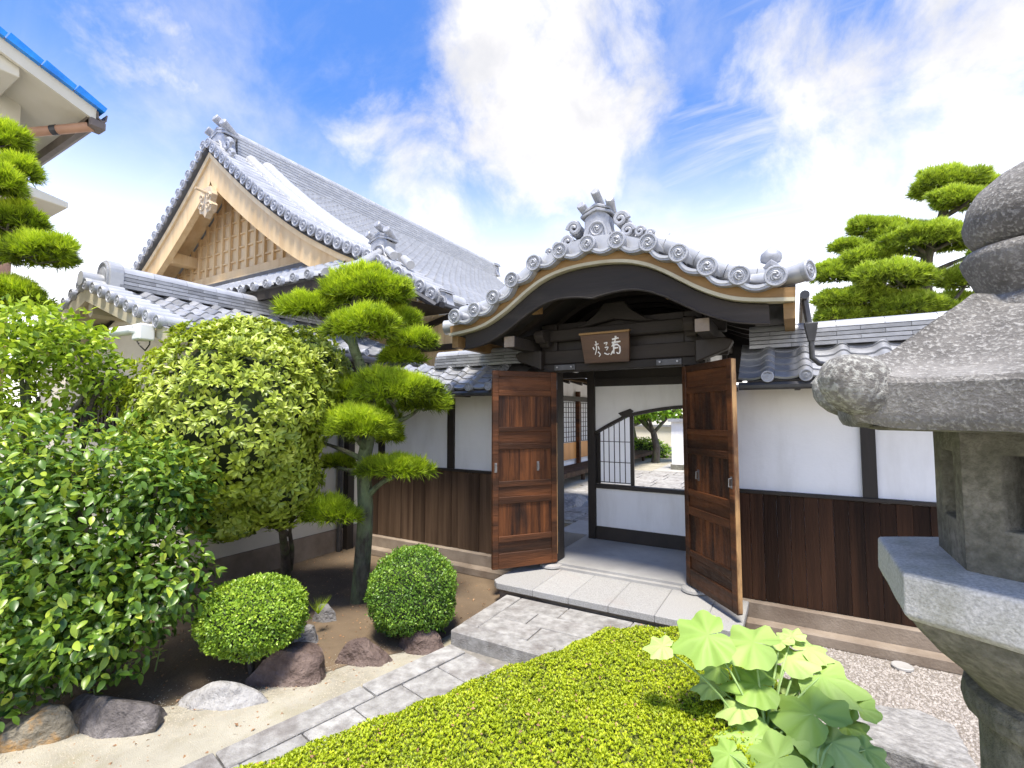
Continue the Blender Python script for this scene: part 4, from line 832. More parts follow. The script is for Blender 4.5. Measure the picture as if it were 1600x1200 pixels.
gx = np.linspace(HX - 3.75, HX + 3.75, 41)
obj('gable_boarding', MB().band([(x, max(gz(x), GB)) for x in gx], [(x, GB - .3) for x in gx], S_, 7.26, 7.32), 'new_board', mh)
for k in range(19):
    x = HX - 3.42 + k * .38; zt = gz(x)
    if zt > GB + .1: obj('batten', MB().box(x - .045, x + .045, 7.19, 7.259, GB + .12, zt), 'new_wood', mh)
    for j in range(7):
        z = GB + .40 + j * .36 + (.0 if k % 2 else .0)
        if z < min(gz(x), gz(x + .38)) - .05: obj('rail_strip', MB().box(x + .0455, x + .3345, 7.215, 7.2595, z - .02, z + .02), 'new_wood', mh)
obj('gable_sill', MB().box(HX - 4.4, HX + 4.1, 7.12, 7.30, GB - .10, GB + .118), 'new_wood', mh, bevel=.01)
obj('gable_base_beam', MB().box(HX - 4.6, HX + 4.3, 7.05, 7.29, GB - .42, GB - .105), 'new_board', mh, bevel=.01)
# carved pendant at the apex
gm = MB()
gm.prism([(-.20, .35), (.20, .35), (.28, .15), (.22, -.02), (.30, -.12), (.24, -.28), (.10, -.30), (0, -.42), (-.10, -.30), (-.24, -.28), (-.30, -.12), (-.22, -.02), (-.28, .15)], lambda a, b, d: (HX + .1 + a, d, 7.0 + b), 6.30, 6.44)
for s in (-1, 1):
    for b0, r0 in ((-.15, .12), (.10, .09)): gm.tube([(HX + .1 + s * .15 + r0 * (1 - t / 9) * math.cos(t) * s, 6.29, 7.0 + b0 + r0 * (1 - t / 9) * math.sin(t)) for t in np.linspace(0, 7, 14)], .028, 6)
gm.tube([(HX + .1, 6.32, 7.22), (HX + .1, 6.05, 7.24)], .035, 8)
obj('carved_pendant', gm, 'carving', mh, bevel=.01)
# skirt roof in front of the gable
sk0, sk1 = np.array([0, 3.78, 3.36]), np.array([0, 7.15, 5.12]); mid = (sk0 + sk1) / 2 - np.array([0, 0, .12])
skc = resamp([tuple(sk0), tuple(mid), tuple(sk1)], 13)
nseg = 24
rows = []
for p in skc:
    t = (p[1] - 3.78) / 3.37; xr = -4.85 - 2.4 * t; rows.append([(x, p[1], p[2]) for x in np.linspace(-17, xr, nseg)])
obj('skirt_bed', MB().grid(rows), 'roof_tile_light', mh)
wv = wavy('skirt_tiles', mh, np.array([(-17, p[1], p[2] + .02) for p in skc]), 0, 9.75, .28, .26, 'roof_tile_light', np.array([1.0, 0, 0]))
wv2 = wavy('skirt_tiles', mh, np.array([(-7.25, p[1], p[2] + .02) for p in skc[:7]]), 0, 1.3, .28, .26, 'roof_tile_light', np.array([1.0, 0, 0]))
obj('skirt_hip', MB().tube([(-4.95, 3.95, 3.44), (-6.0, 5.4, 4.12), (-7.25, 7.1, 5.05)], [.08, .08, .08], 10), 'roof_tile_light', mh, smooth=40)
obj('skirt_soffit', MB().add([(-17, 3.80, 3.30), (-4.85, 3.80, 3.30), (-4.85, 6.6, 3.45), (-17, 6.6, 3.45)], [(0, 1, 2, 3)]), 'dark_wood', mh)
obj('skirt_fascia', MB().box(-17, -4.85, 3.80, 3.86, 3.22, 3.34), 'dark_wood', mh)
obj('skirt_flashing', MB().box(-17, -8.0, 6.95, 7.04, 5.05, 5.17), 'metal_dark', mh)
for k in range(20):
    x = -10.4 + k * .28; put('round_end_tile', DISC_L, mh, Matrix.Translation((x, 3.76, 3.41)) @ Matrix.Scale(.95, 4))
# ridge, descending ridges, crests
ridge_courses(mh, (HX, 6.95, 0), (HX, 19.7, 0), 8.24, 9, .083, .62, .6, .17, mats=('roof_tile_light', 'roof_tile_light'))
for yy, rr in ((7.25, .16), (7.72, .19)):
    c = offd(prof[prof[:, 0] < -7.35], .12); mbp = [(x, yy, z) for x, z in c[3:]]
    obj('descending_ridge', MB().tube(mbp, rr, 12), 'roof_tile_light', mh, smooth=40)
onigawara(mh, (HX, 6.72, 8.30), .85, 1.10, (1, 0, 0), .30)
for s in (-1, 1):
    mb = MB()
    for (a, b, r0) in ((.50, .18, .16), (.62, -.12, .14)):
        mb.tube([(HX + s * (a + r0 * (1 - t / 11) * math.cos(t)), 6.58, 8.30 + b + r0 * (1 - t / 11) * math.sin(t)) for t in np.linspace(0, 9, 18)], .055, 6)
    obj('cloud_scroll', mb, 'roof_ornament', mh)
onigawara(mh, (-7.15, 7.05, 4.82), .62, .78, (1, 0, 0), .25)
onigawara(mh, (HX, 19.75, 8.45), .8, 1.0, (1, 0, 0), .3, cyl=False)
onigawara(mh, (-5.12, 6.5, 3.55), .30, .42, (1, 0, 0), .2, cyl=False)
for k in range(4):
    x = -6.55 + k * .42; z = np.interp(x, prof[:, 0], prof[:, 1]); obj('hip_roll', MB().tube([(x - .3, 6.9, z + .46), (x, 6.75, z + .26)], .085, 10), 'roof_tile_light', mh, smooth=40) if k < 2 else None
c = prof[prof[:, 0] > -7.1]
obj('verge_gutter', MB().tube([(x, 6.26, z - .12) for x, z in c], .06, 8), 'metal_dark', mh, smooth=40)
obj('eave_gutter', MB().tube([(-5.02, 6.3, 3.52), (-5.02, 19.5, 3.52)], .06, 8), 'metal_dark', mh, smooth=40)
# walls under the roof
obj('front_wall', MB().box(-16.2, -6.0, 6.75, 6.95, 0, 3.5), 'cream_plaster', mh)
for k in range(24):
    x = -8.0 + k * .13; zt = np.interp(x, prof[:, 0], prof[:, 1]) - .35; obj('wall_board', MB().box(x + .002, x + .128, 6.68 + (k % 2) * .004, 6.70, 0.2, min(zt, 4.6)), 'new_board', mh)
obj('diagonal_brace', MB().beam((-6.6, 6.66, 3.05), (-5.05, 6.66, 3.42), .05, .10), 'dark_wood', mh)
obj('wall_rail', MB().box(-7.0, -4.95, 6.62, 6.675, 2.82, 2.92), 'dark_wood', mh)
obj('side_wall', MB().box(-6.1, -5.98, 6.95, 19.4, 0, 3.9), 'plaster', mh)

# ------------------------------------------------------------------ neighbouring house, far left
nh = thing('neighbour_house', (-11, 0, 0), 'tall cream house with bright blue roof tiles and brown downpipe at the left edge', 'building')
obj('wall', MB().box(-15, -9, -5, 2.36, 0, 6.15), 'house_plaster', nh)
E0 = np.array([2.85, 6.00]); sl_ = .39
def hz(y): return 6.00 + (2.85 - y) * sl_
obj('wall_gable', MB().prism([(-5, 6.151), (2.36, 6.151), (-5, hz(-5) - .1)], lambda a, b, d: (d, a, b), -15, -9.0), 'house_plaster', nh)
obj('roof_slab', MB().prism([(2.85, 5.99), (-5, hz(-5) - .01), (-5, hz(-5) - .16), (2.85, 5.84)], lambda a, b, d: (d, a, b), -15, -8.12), 'house_plaster', nh)
obj('verge_fascia', MB().prism([(2.87, 6.0), (-5, hz(-5)), (-5, hz(-5) - .22), (2.87, 5.80)], lambda a, b, d: (d, a, b), -8.118, -8.07), 'house_plaster', nh)
bt = MB().prism([(-.17, 0), (.17, 0), (.17, .07), (-.17, .10)], lambda a, b, d: (d, a, b), -.22, .06).mesh('blue_tile', 'blue_tile')
for k in range(24):
    y = 2.78 - k * .33; put('roof_tile', bt, nh, Matrix.Translation((-8.06, y, hz(y) - .03)) @ Matrix.Rotation(-math.atan(sl_), 4, 'X'))
bt2 = MB().prism([(-.17, 0), (.17, 0), (.17, .05), (-.17, .085)], lambda a, b, d: (d, a, b), -6.5, -.225).mesh('blue_course', 'blue_tile')
for k in range(24):
    y = 2.78 - k * .33; put('roof_course', bt2, nh, Matrix.Translation((-8.06, y, hz(y) - .02)) @ Matrix.Rotation(-math.atan(sl_), 4, 'X'))
obj('purlin_end', MB().box(-8.999, -8.15, 1.93, 2.13, 5.98, 6.17), 'house_plaster', nh, bevel=.01)
obj('gutter', MB().band([(2.87, 5.93), (2.88, 5.84), (2.93, 5.81), (2.98, 5.84), (2.99, 5.93)], [(2.885, 5.93), (2.895, 5.85), (2.93, 5.83), (2.965, 5.85), (2.975, 5.93)], lambda a, b, d: (d, a, b), -15, -8.05), 'gutter_brown', nh)
obj('gutter_fascia', MB().box(-15, -8.10, 2.80, 2.868, 5.72, 5.86), 'gutter_brown', nh)
obj('rain_box', MB().box(-8.25, -8.05, 2.80, 2.98, 5.70, 5.83), 'gutter_brown', nh, bevel=.02)
obj('downpipe', MB().tube([(-8.15, 2.86, 5.74), (-8.85, 2.36, 5.60), (-8.92, 2.30, 5.56), (-8.93, 2.29, 5.48), (-8.93, 2.29, 0)], .06, 12), 'brown_pipe', nh, smooth=40)
for z in (5.35, 4.3, 3.2): obj('pipe_clamp', MB().tube([(-8.93, 2.29, z), (-8.93, 2.29, z + .05)], .068, 12), 'metal_grey', nh)
obj('pipe_collar', MB().tube([(-8.5, 2.61, 5.67), (-8.56, 2.567, 5.658)], .066, 12), 'metal_dark', nh); obj('pipe_collar', MB().tube([(-8.90, 2.32, 5.575), (-8.93, 2.29, 5.47)], .067, 12), 'metal_dark', nh)
obj('window_canopy', MB().prism([(1.2, 4.72), (2.75, 4.62), (2.75, 4.70), (1.2, 5.0)], lambda a, b, d: (d, a, b), -10.2, -8.45), 'house_plaster', nh, bevel=.01)

nh.location.y -= .24; nh.location.z -= .12

# ------------------------------------------------------------------ stone lantern
LX, LY = .60, 1.79
ln = thing('stone_lantern', (LX, LY, 0), 'large weathered stone lantern with hexagonal cap standing at the right edge', 'lantern')
HP = R(30)
def hexl(prof_, n=6, ph=HP): return MB().lathe((LX, LY, 0), prof_, n, ph)
def rough(o, amp=.006, sc=.12, sub=3, bev=.012):
    if bev: b = o.modifiers.new('bevel', 'BEVEL'); b.width = bev; b.segments = 2; b.limit_method = 'ANGLE'; b.angle_limit = R(25)
    s = o.modifiers.new('sub', 'SUBSURF'); s.subdivision_type = 'SIMPLE'; s.levels = sub; s.render_levels = sub
    tx = bpy.data.textures.new('stone_relief', 'CLOUDS'); tx.noise_scale = sc; tx.noise_depth = 4
    d = o.modifiers.new('relief', 'DISPLACE'); d.texture = tx; d.strength = amp; d.mid_level = .5; d.texture_coords = 'GLOBAL'
    smooth_by_angle(o.data, 50)
rough(obj('pedestal', hexl([(.42, 0), (.42, .16), (.36, .22), (.26, .26)]), 'lantern_stone', ln))
rough(obj('shaft', hexl([(.205, .2), (.20, .5), (.195, .96)], 28), 'lantern_mossy', ln), bev=0)
rough(obj('shaft_ring', hexl([(.20, .90), (.222, .915), (.228, .945), (.222, .975), (.20, .99)], 28), 'lantern_mossy', ln), bev=0)
ub = []
for r_, z in ((.205, .985), (.255, 1.03), (.33, 1.09), (.385, 1.145), (.418, 1.19)): ub.append((r_, z))
mbu = MB(); n6 = 36; v = []; f = []
for i, (r_, z) in enumerate(ub):
    k_ = i / (len(ub) - 1)
    for q in range(n6):
        a = 2 * math.pi * q / n6 + HP; hexr = r_ * math.cos(math.pi / 6) / math.cos(((a - HP) % (math.pi / 3)) - math.pi / 6); rr = r_ * (1 - k_) * .98 + hexr * k_
        v.append((LX + rr * math.cos(a), LY + rr * math.sin(a), z))
for i in range(len(ub) - 1): f += [(i * n6 + q, i * n6 + (q + 1) % n6, (i + 1) * n6 + (q + 1) % n6, (i + 1) * n6 + q) for q in range(n6)]
rough(obj('platform_bowl', mbu.add(v, f), 'lantern_mossy', ln), sub=2, bev=0)
rough(obj('platform', hexl([(.42, 1.185), (.435, 1.20), (.432, 1.295), (.425, 1.30), (.25, 1.308)]), 'lantern_granite', ln), .005)
# fire box: six faces, each with its own recess
fb = MB(); 
for k in range(6):
    a0, a1 = HP + k * math.pi / 3, HP + (k + 1) * math.pi / 3; am = (a0 + a1) / 2
    def FB(t, z, d, a0=a0, a1=a1): 
        r_ = .272; p = np.array([math.cos(a0), math.sin(a0)]) * (1 - t) + np.array([math.cos(a1), math.sin(a1)]) * t; nr = np.array([math.cos(am), math.sin(am)]); q = np.array([LX, LY]) + p * r_ - nr * d; return (q[0], q[1], z)
    o4 = [(0, 1.30), (1, 1.30), (1, 1.70), (0, 1.70)]; i4 = [(.27, 1.42), (.73, 1.42), (.73, 1.60), (.27, 1.60)]
    v = [FB(t, z, 0) for t, z in o4] + [FB(t, z, 0) for t, z in i4] + [FB(t * .8 + .1, z, .035) for t, z in i4] + [FB(t * .7 + .15, z, .12) for t, z in i4]
    f = [(i, (i + 1) % 4, (i + 1) % 4 + 4, i + 4) for i in range(4)] + [(i + 4, (i + 1) % 4 + 4, (i + 1) % 4 + 8, i + 8) for i in range(4)] + [(i + 8, (i + 1) % 4 + 8, (i + 1) % 4 + 12, i + 12) for i in range(4)] + [(12, 13, 14, 15)]
    fb.add(v, f)
rough(obj('fire_box', fb, 'lantern_mossy', ln), .004, sub=3, bev=.006)
obj('fire_box_core', hexl([(.15, 1.32), (.15, 1.69)]), 'black_plastic', ln)
# cap
n6 = 72; kp = [(.29, 1.660), (.530, 1.664), (.541, 1.682), (.552, 1.772), (.545, 1.784), (.44, 1.812), (.36, 1.862), (.28, 1.920), (.215, 1.965), (.16, 1.985)]
v = []; f = []
for i, (r_, z) in enumerate(kp):
    for q in range(n6):
        a = 2 * math.pi * q / n6 + HP; ph = ((a - HP) % (math.pi / 3)) - math.pi / 6; hexr = r_ * math.cos(math.pi / 6) / math.cos(ph); cor = (abs(ph) / (math.pi / 6)) ** 5
        lift_ = .030 * cor * (1 if i > 2 else .6); rid = .020 * cor if 4 <= i <= 8 else 0
        v.append((LX + hexr * math.cos(a), LY + hexr * math.sin(a), z + lift_ + rid))
for i in range(len(kp) - 1): f += [(i * n6 + q, i * n6 + (q + 1) % n6, (i + 1) * n6 + (q + 1) % n6, (i + 1) * n6 + q) for q in range(n6)]
f += [tuple(range(n6 - 1, -1, -1)), tuple((len(kp) - 1) * n6 + q for q in range(n6))]
cap = obj('cap', MB().add(v, f), 'lantern_stone', ln); rough(cap, .006, .07, sub=2, bev=0); smooth_by_angle(cap.data, 24)
obj('cap_underside', hexl([(.30, 1.655), (.485, 1.66), (.495, 1.671)]), 'lantern_mossy', ln, bevel=.006)
for k in range(6):
    a = HP + k * math.pi / 3; cc = np.array([LX + .525 * math.cos(a), LY + .525 * math.sin(a), 1.762]); rd = np.array([math.cos(a), math.sin(a), 0]); tg = np.array([-math.sin(a), math.cos(a), 0])
    kb = MB(); v = []; f = []; nn6, mm6 = 16, 10
    for i in range(mm6 + 1):
        th = math.pi * i / mm6
        for q in range(nn6):
            pq_ = 2 * math.pi * q / nn6; ct_, st_ = math.cos(th), math.sin(th); ct_ = math.copysign(abs(ct_) ** .75, ct_); v.append(cc + rd * (.088 * st_ * math.cos(pq_)) + tg * .078 * ct_ + UP * (.080 * st_ * math.sin(pq_) + .012 + .02 * math.cos(pq_) * st_))
    for i in range(mm6): f += [(i * nn6 + q, i * nn6 + (q + 1) % nn6, (i + 1) * nn6 + (q + 1) % nn6, (i + 1) * nn6 + q) for q in range(nn6)]
    ck = obj('corner_curl', kb.add(v, f), 'lantern_lichen', cap); rough(ck, .007, .05, 2, 0)
rough(obj('finial_cup', hexl([(.125, 1.985), (.132, 2.02), (.150, 2.05), (.172, 2.10), (.178, 2.125), (.165, 2.145), (.10, 2.155)], 32), 'lantern_stone', ln), .010, sub=1, bev=0)
rough(obj('finial_neck', hexl([(.165, 1.975), (.16, 1.99), (.14, 2.015), (.12, 2.02)], 32), 'lantern_stone', ln), .006, sub=1, bev=0)
rough(obj('finial_jewel', hexl([(.11, 2.145), (.145, 2.155), (.166, 2.19), (.172, 2.225), (.164, 2.27), (.138, 2.315), (.095, 2.352), (.045, 2.38), (.01, 2.405)], 32), 'lantern_stone', ln), .010, sub=1, bev=0)

# ------------------------------------------------------------------ rocks and slab
G_R = 'border rocks between planting and path'
RK = [((50, 1150), (.28, .14, .16), .35, 1, 'rock_ochre', 'ochre stained rock at the left end of the rock border'),
      ((178, 1128), (.36, .15, .165), .45, 2, 'rock_purple', 'long dark purplish rock, second from the left in the border'),
      ((338, 1098), (.31, .115, .12), .50, 3, 'rock_white', 'pale speckled whitish rock in the border'),
      ((462, 1058), (.32, .16, .21), .60, 4, 'rock_red', 'large reddish brown rock, tallest of the border'),
      ((565, 1032), (.24, .12, .17), .5, 5, 'rock_red', 'reddish rock with pale hollow beside the large reddish rock'),
      ((658, 1015), (.21, .12, .155), .35, 6, 'rock_red', 'rounded reddish rock under the dark clipped ball shrub'),
      ((475, 1002), (.18, .11, .15), .3, 7, 'rock_grey', 'grey brown rock behind the large reddish rock'),
      ((508, 968), (.12, .10, .14), .2, 8, 'rock_grey', 'blue grey rounded rock right of the pale clipped ball'),
      ((295, 1005), (.07, .045, .04), .2, 9, 'rock_white', 'small pale stone on the soil left of the pale clipped ball')]
for (px, sz, rt, sd, mt, lb_) in RK:
    p = onZ(px[0], px[1], 0); rock('border_rock', (p[0], p[1], -.045), sz, rt, sd + 40, mt, lb_, G_R)
cs = [onZ(x, y, .10) for x, y in ((1303, 1090), (1442, 1112), (1535, 1195), (1500, 1230), (1330, 1135))]
cs = [onZ(1305, 1092, .1), onZ(1440, 1108, .1), onZ(1490, 1130, .1), onZ(1540, 1215, .1), onZ(1330, 1150, .1)]
st = MB(); n_ = len(cs); st.add([(p[0], p[1], -.01) for p in cs] + [(p[0], p[1], .10) for p in cs], [tuple(range(n_ - 1, -1, -1)), tuple(range(n_, 2 * n_))] + [(i, (i + 1) % n_, (i + 1) % n_ + n_, i + n_) for i in range(n_)])
so_ = tag(obj('flat_stone', st, 'rock_slab'), 'flat angular granite slab lying on the gravel beside the lantern', 'stone'); rough(so_, .02, .08, 5, .02)
dpos = onZ(1410, 1043, 0.01); tag(obj('drain_cover', MB().lathe(dpos, [(.062, 0), (.062, .012), (.055, .018), (.04, .014)], 20), 'concrete', smooth=40), 'small round drain cover in the gravel by the wall foot', 'drain cover')

# ------------------------------------------------------------------ foliage
def pine_pad(name, parent, c, rx, rz, n, mat, needle=.085, wd=.0055, k=13, seed=0):
    d = sph(int(n * 1.9)); d = d[d[:, 2] > -.16][:n]; n = len(d)
    low = d[:, 2] < .12; fill = rng.uniform(.45, 1.0, n) ** .5
    Cn = sph(int(26 + rx * 45)); mx_ = np.clip(((d * (1, 1, 1.0)) @ Cn.T).max(1) * 1.0, 0, 1); clump = np.clip((mx_ - .88) / .12, 0, 1)
    lump = (1 + .18 * bumpy(d, seed, 3.5)) * (.80 + .28 * clump)
    loc_ = d * np.array([rx, rx * .55, rz]) * (fill * lump)[:, None]; P = np.asarray(c) + loc_[:, :1] * cr + loc_[:, 1:2] * unit((cf[0], cf[1], 0)) + loc_[:, 2:] * UP
    d = (d[:, :1] * cr + d[:, 1:2] * unit((cf[0], cf[1], 0)) + d[:, 2:] * UP)
    T = d * np.array([.75, .75, .55]) + UP * np.where(low, .35, .85)[:, None] + rng.normal(0, .22, (n, 3)); T /= np.linalg.norm(T, axis=1, keepdims=True)
    Nd = T[:, None, :] + rng.normal(0, .52, (n, k, 3)); Nd /= np.linalg.norm(Nd, axis=2, keepdims=True)
    ln_ = needle * rng.uniform(.65, 1.15, (n, k, 1)); side = np.cross(Nd, rng.normal(size=(n, k, 3))); side /= np.maximum(np.linalg.norm(side, axis=2, keepdims=True), 1e-6)
    B = P[:, None, :] + T[:, None, :] * rng.uniform(0, .02, (n, k, 1))
    V = np.stack([B - side * wd, B + side * wd, B + Nd * ln_], 2).reshape(-1, 3)
    Fc = np.arange(n * k * 3).reshape(-1, 3)
    tone = np.clip(.30 + .66 * np.maximum(d[:, 2], 0) * fill ** 1.3 + .10 * bumpy(d, seed + 9, 5) + rng.normal(0, .17, n), 0, 1)  # paler for new growth on top, darker inside to mimic shade
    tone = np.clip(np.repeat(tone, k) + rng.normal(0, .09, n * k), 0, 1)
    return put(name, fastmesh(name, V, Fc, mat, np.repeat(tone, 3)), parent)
def pine(label, depth, pads, trunk, branches, mat, dens=1.0, needle=.085, wd=.0055, tm='bark', group=None, tr=(.09, .03)):
    t = [dep(x, y, depth + dz) for x, y, dz in trunk]
    th = thing('pine_tree', (t[0][0], t[0][1], max(t[0][2], 0)), label, 'tree', group)
    c = resamp([tuple(p) for p in t], 24); obj('trunk', MB().tube(c, list(np.linspace(tr[0], tr[1], 24)), 12), tm, th, smooth=60)
    for b in branches:
        q = resamp([tuple(dep(x, y, depth + dz)) for x, y, dz in b], 10); obj('branch', MB().tube(q, list(np.linspace(tr[1] * 1.0, tr[1] * .3, 10)), 7), tm, th, smooth=60)
    for i, (x, y, hw, hh, dz) in enumerate(pads):
        dp_ = depth + dz; s = dp_ / F; c_ = dep(x, y + hh * .62, dp_)
        rx = hw * s * .88; rz = hh * s * 1.12
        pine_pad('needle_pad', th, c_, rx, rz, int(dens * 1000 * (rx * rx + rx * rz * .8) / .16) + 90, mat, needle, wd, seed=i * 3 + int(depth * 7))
        for j in range(4):     # twigs inside the pad
            a = rng.uniform(0, 6.28); e_ = c_ + np.array([math.cos(a) * rx * .6, math.sin(a) * rx * .5, rz * .15]); obj('twig', MB().tube([c_ - UP * rz * .25, (c_ + e_) / 2 - UP * rz * .12, e_], [.011, .008, .004], 5), tm, th)
    return th
pine('sculpted cloud pine with mossy trunk in front of the short plaster wall', 4.35,
     [(570, 442, 76, 34, .0), (478, 474, 44, 22, -.1), (565, 500, 62, 28, -.35), (618, 492, 36, 22, .15), (645, 528, 40, 17, .05), (626, 554, 33, 14, .1),
      (615, 600, 80, 30, -.15), (535, 606, 44, 24, .1), (558, 656, 60, 30, -.35), (590, 668, 45, 26, .25), (662, 628, 40, 15, .1), (618, 727, 58, 18, -.15), (515, 792, 42, 26, -.2), (528, 722, 26, 9, .25), (575, 640, 45, 22, .2)],
     [(560, 950, .05), (566, 880, .05), (571, 800, 0), (569, 720, .02), (580, 660, .05), (572, 600, .1), (552, 540, 0), (545, 500, 0), (560, 460, 0)],
     [[(552, 540, 0), (520, 510, -.05), (482, 484, -.1)], [(578, 655, .05), (620, 650, .05), (600, 615, -.1)], [(572, 600, .1), (610, 580, .1), (640, 540, .05)], [(572, 600, .1), (600, 580, .1), (626, 562, .1)],
      [(580, 665, .05), (630, 655, .05), (660, 635, .1)], [(575, 775, 0), (600, 752, -.1), (640, 738, -.15)], [(570, 720, .02), (540, 705, 0), (500, 690, .1)], [(570, 790, 0), (545, 800, -.1), (520, 800, -.2)], [(570, 740, 0), (545, 735, .1), (520, 728, .2)], [(570, 700, 0), (555, 680, -.2), (558, 665, -.3)]],
     'pine', 1.0, needle=.085, wd=.0050, tm='moss_trunk', tr=(.082, .032))
pine('tall cloud-pruned pine at the left edge beside the neighbouring house', 4.4,
     [(-12, 205, 52, 30, .1), (22, 258, 36, 24, 0), (-8, 278, 42, 24, -.2), (12, 335, 56, 28, 0), (60, 388, 66, 26, -.1), (12, 452, 66, 40, -.2), (-50, 360, 60, 34, .2)],
     [(-40, 900, .3), (-35, 600, .3), (-30, 420, .2), (-25, 300, .1), (-20, 200, .1)],
     [[(-35, 420, .2), (10, 405, 0), (60, 398, -.1)], [(-30, 350, .2), (0, 345, 0)], [(-35, 500, .2), (0, 475, -.1)]], 'pine', 1.1, tr=(.09, .04))
pine('large cloud-pruned pine rising behind the right wall', 9.6,
     [(1482, 280, 66, 24, .2), (1508, 306, 52, 18, -.3), (1545, 285, 26, 12, 0), (1365, 350, 38, 17, .4), (1405, 362, 58, 24, .3), (1460, 366, 74, 26, -.3), (1326, 382, 29, 12, .3), (1352, 398, 40, 18, .1), (1308, 418, 36, 26, .2), (1396, 424, 66, 28, -.4), (1340, 462, 66, 18, .1), (1422, 472, 70, 22, -.2), (1505, 428, 44, 22, -.1), (1500, 468, 46, 18, .3), (1315, 490, 44, 12, .2), (1395, 500, 60, 12, .1), (1545, 395, 34, 16, .4)],
     [(1445, 700, 0), (1444, 520, 0), (1446, 440, 0), (1450, 395, 0), (1470, 345, 0), (1482, 300, 0)],
     [[(1447, 430, 0), (1490, 410, 0), (1530, 395, .2)], [(1445, 455, 0), (1415, 450, -.2), (1398, 435, -.4)], [(1448, 400, 0), (1430, 385, 0), (1405, 375, .3)], [(1450, 395, 0), (1480, 380, -.2), (1500, 372, -.3)], [(1444, 500, 0), (1480, 480, -.1), (1510, 445, -.1)], [(1472, 340, 0), (1500, 325, -.2), (1515, 312, -.3)], [(1445, 470, 0), (1390, 470, .1), (1340, 470, .1)], [(1444, 520, 0), (1500, 495, 0), (1560, 455, .1)], [(1450, 400, 0), (1400, 390, .2), (1360, 365, .4)]],
     'pine_far', 0.32, needle=.13, wd=.012, tr=(.15, .06))

def tone_leaf(shape, mat, tones, name='leaf', smooth=True):
    V, Fc = shape; return [fastmesh(name, np.array(V), np.array(Fc), mat, np.full(len(V), t), smooth) for t in tones]
def leaf_cloud(th, P, D, Nn, sc, tone, shape, mat, name='crown', pick=300):
    """nearest, camera-facing leaves as parts of their own; all the others as one crown mesh"""
    Rm = rots(D, Nn); V, Fc = shape
    face = ((CAM - P) * (P - P.mean(0))).sum(1) / np.linalg.norm(CAM - P, axis=1); idx = np.argsort(-face + rng.normal(0, .25 * face.std(), len(P)))[:pick] if pick else np.array([], int)
    keep = np.ones(len(P), bool); keep[idx] = False
    v, f, t = scatter(V, Fc, P[keep], Rm[keep], sc[keep], tone[keep]); o = put(name, fastmesh(name, v, f, mat, t, True), th); o['kind'] = 'stuff'
    if pick:
        tv = tone_leaf(shape, mat, np.linspace(.05, .95, 7))
        for i in idx:
            r_ = Rm[i]; m = frame(P[i], r_[:, 0] * sc[i], r_[:, 1] * sc[i], r_[:, 2] * sc[i]); put('leaf', tv[int(np.clip(tone[i] * 7, 0, 6))], th, m)
def core(th, c, rad, seed, amp, k, name='inner_filler'):  # solid dark filler painted as the shaded inside, under the leaves
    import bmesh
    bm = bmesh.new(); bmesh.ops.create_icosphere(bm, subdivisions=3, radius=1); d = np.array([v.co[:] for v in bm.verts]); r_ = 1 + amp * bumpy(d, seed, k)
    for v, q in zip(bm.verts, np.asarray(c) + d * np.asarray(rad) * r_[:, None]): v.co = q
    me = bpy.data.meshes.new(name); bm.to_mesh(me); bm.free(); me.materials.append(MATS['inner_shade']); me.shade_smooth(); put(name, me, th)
def limbs(th, base, tips, r0, mat='bark_smooth', name='stem', wob=.05):
    for tpt in tips:
        a, b = np.asarray(base, float), np.asarray(tpt, float); m1 = a * .6 + b * .4 + rng.normal(0, wob, 3); m2 = a * .25 + b * .75 + rng.normal(0, wob, 3)
        obj(name, MB().tube(resamp([tuple(a), tuple(m1), tuple(m2), tuple(b)], 9), list(np.linspace(r0, r0 * .3, 9)), 8), mat, th, smooth=60)

# glossy camellia, left foreground
cc = dep(132, 850, 3.05); crad = np.array([.70, .66, .86])
cm_ = thing('camellia_bush', (cc[0] - .1, cc[1] + .1, 0), 'glossy dark green leafy bush in the left foreground', 'bush')
lobes = [(dep(130, 800, 3.05), (.62, .56, .60), 1), (dep(75, 930, 2.85), (.42, .42, .42), .7), (dep(230, 900, 3.0), (.36, .36, .38), .6), (dep(60, 740, 3.1), (.45, .45, .38), .6), (dep(245, 760, 3.15), (.30, .30, .30), .45), (dep(150, 985, 2.8), (.34, .30, .30), .5), (dep(10, 1030, 2.6), (.28, .28, .36), .45), (dep(-40, 850, 2.9), (.4, .4, .55), .5)]
Pl, Nl = [], []
for i, (c_, r_, wgt) in enumerate(lobes):
    n = int(2700 * wgt); d = sph(n); rr = (1 + .22 * bumpy(d, 30 + i, 4)) * (1 - .75 * rng.random(n) ** 1.8); Pl.append(c_ + d * np.array(r_) * rr[:, None]); Nl.append(d)
P, Dn = np.concatenate(Pl), np.concatenate(Nl); ok = P[:, 2] > .12; P, Dn = P[ok], Dn[ok]; n = len(P)
D = Dn * .6 + rng.normal(0, .55, (n, 3)) - UP * .25; Nn = UP * .75 + Dn * .6 + rng.normal(0, .35, (n, 3))
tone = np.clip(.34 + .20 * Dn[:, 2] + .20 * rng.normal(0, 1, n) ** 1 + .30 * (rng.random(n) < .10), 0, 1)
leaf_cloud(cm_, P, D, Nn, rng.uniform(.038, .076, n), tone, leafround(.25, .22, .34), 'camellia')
limbs(cm_, (cc[0] - .05, cc[1] + .15, 0), [c_ for c_, r_, w in lobes] + [dep(200, 830, 3.1), dep(110, 700, 3.1)], .030, name='branch')

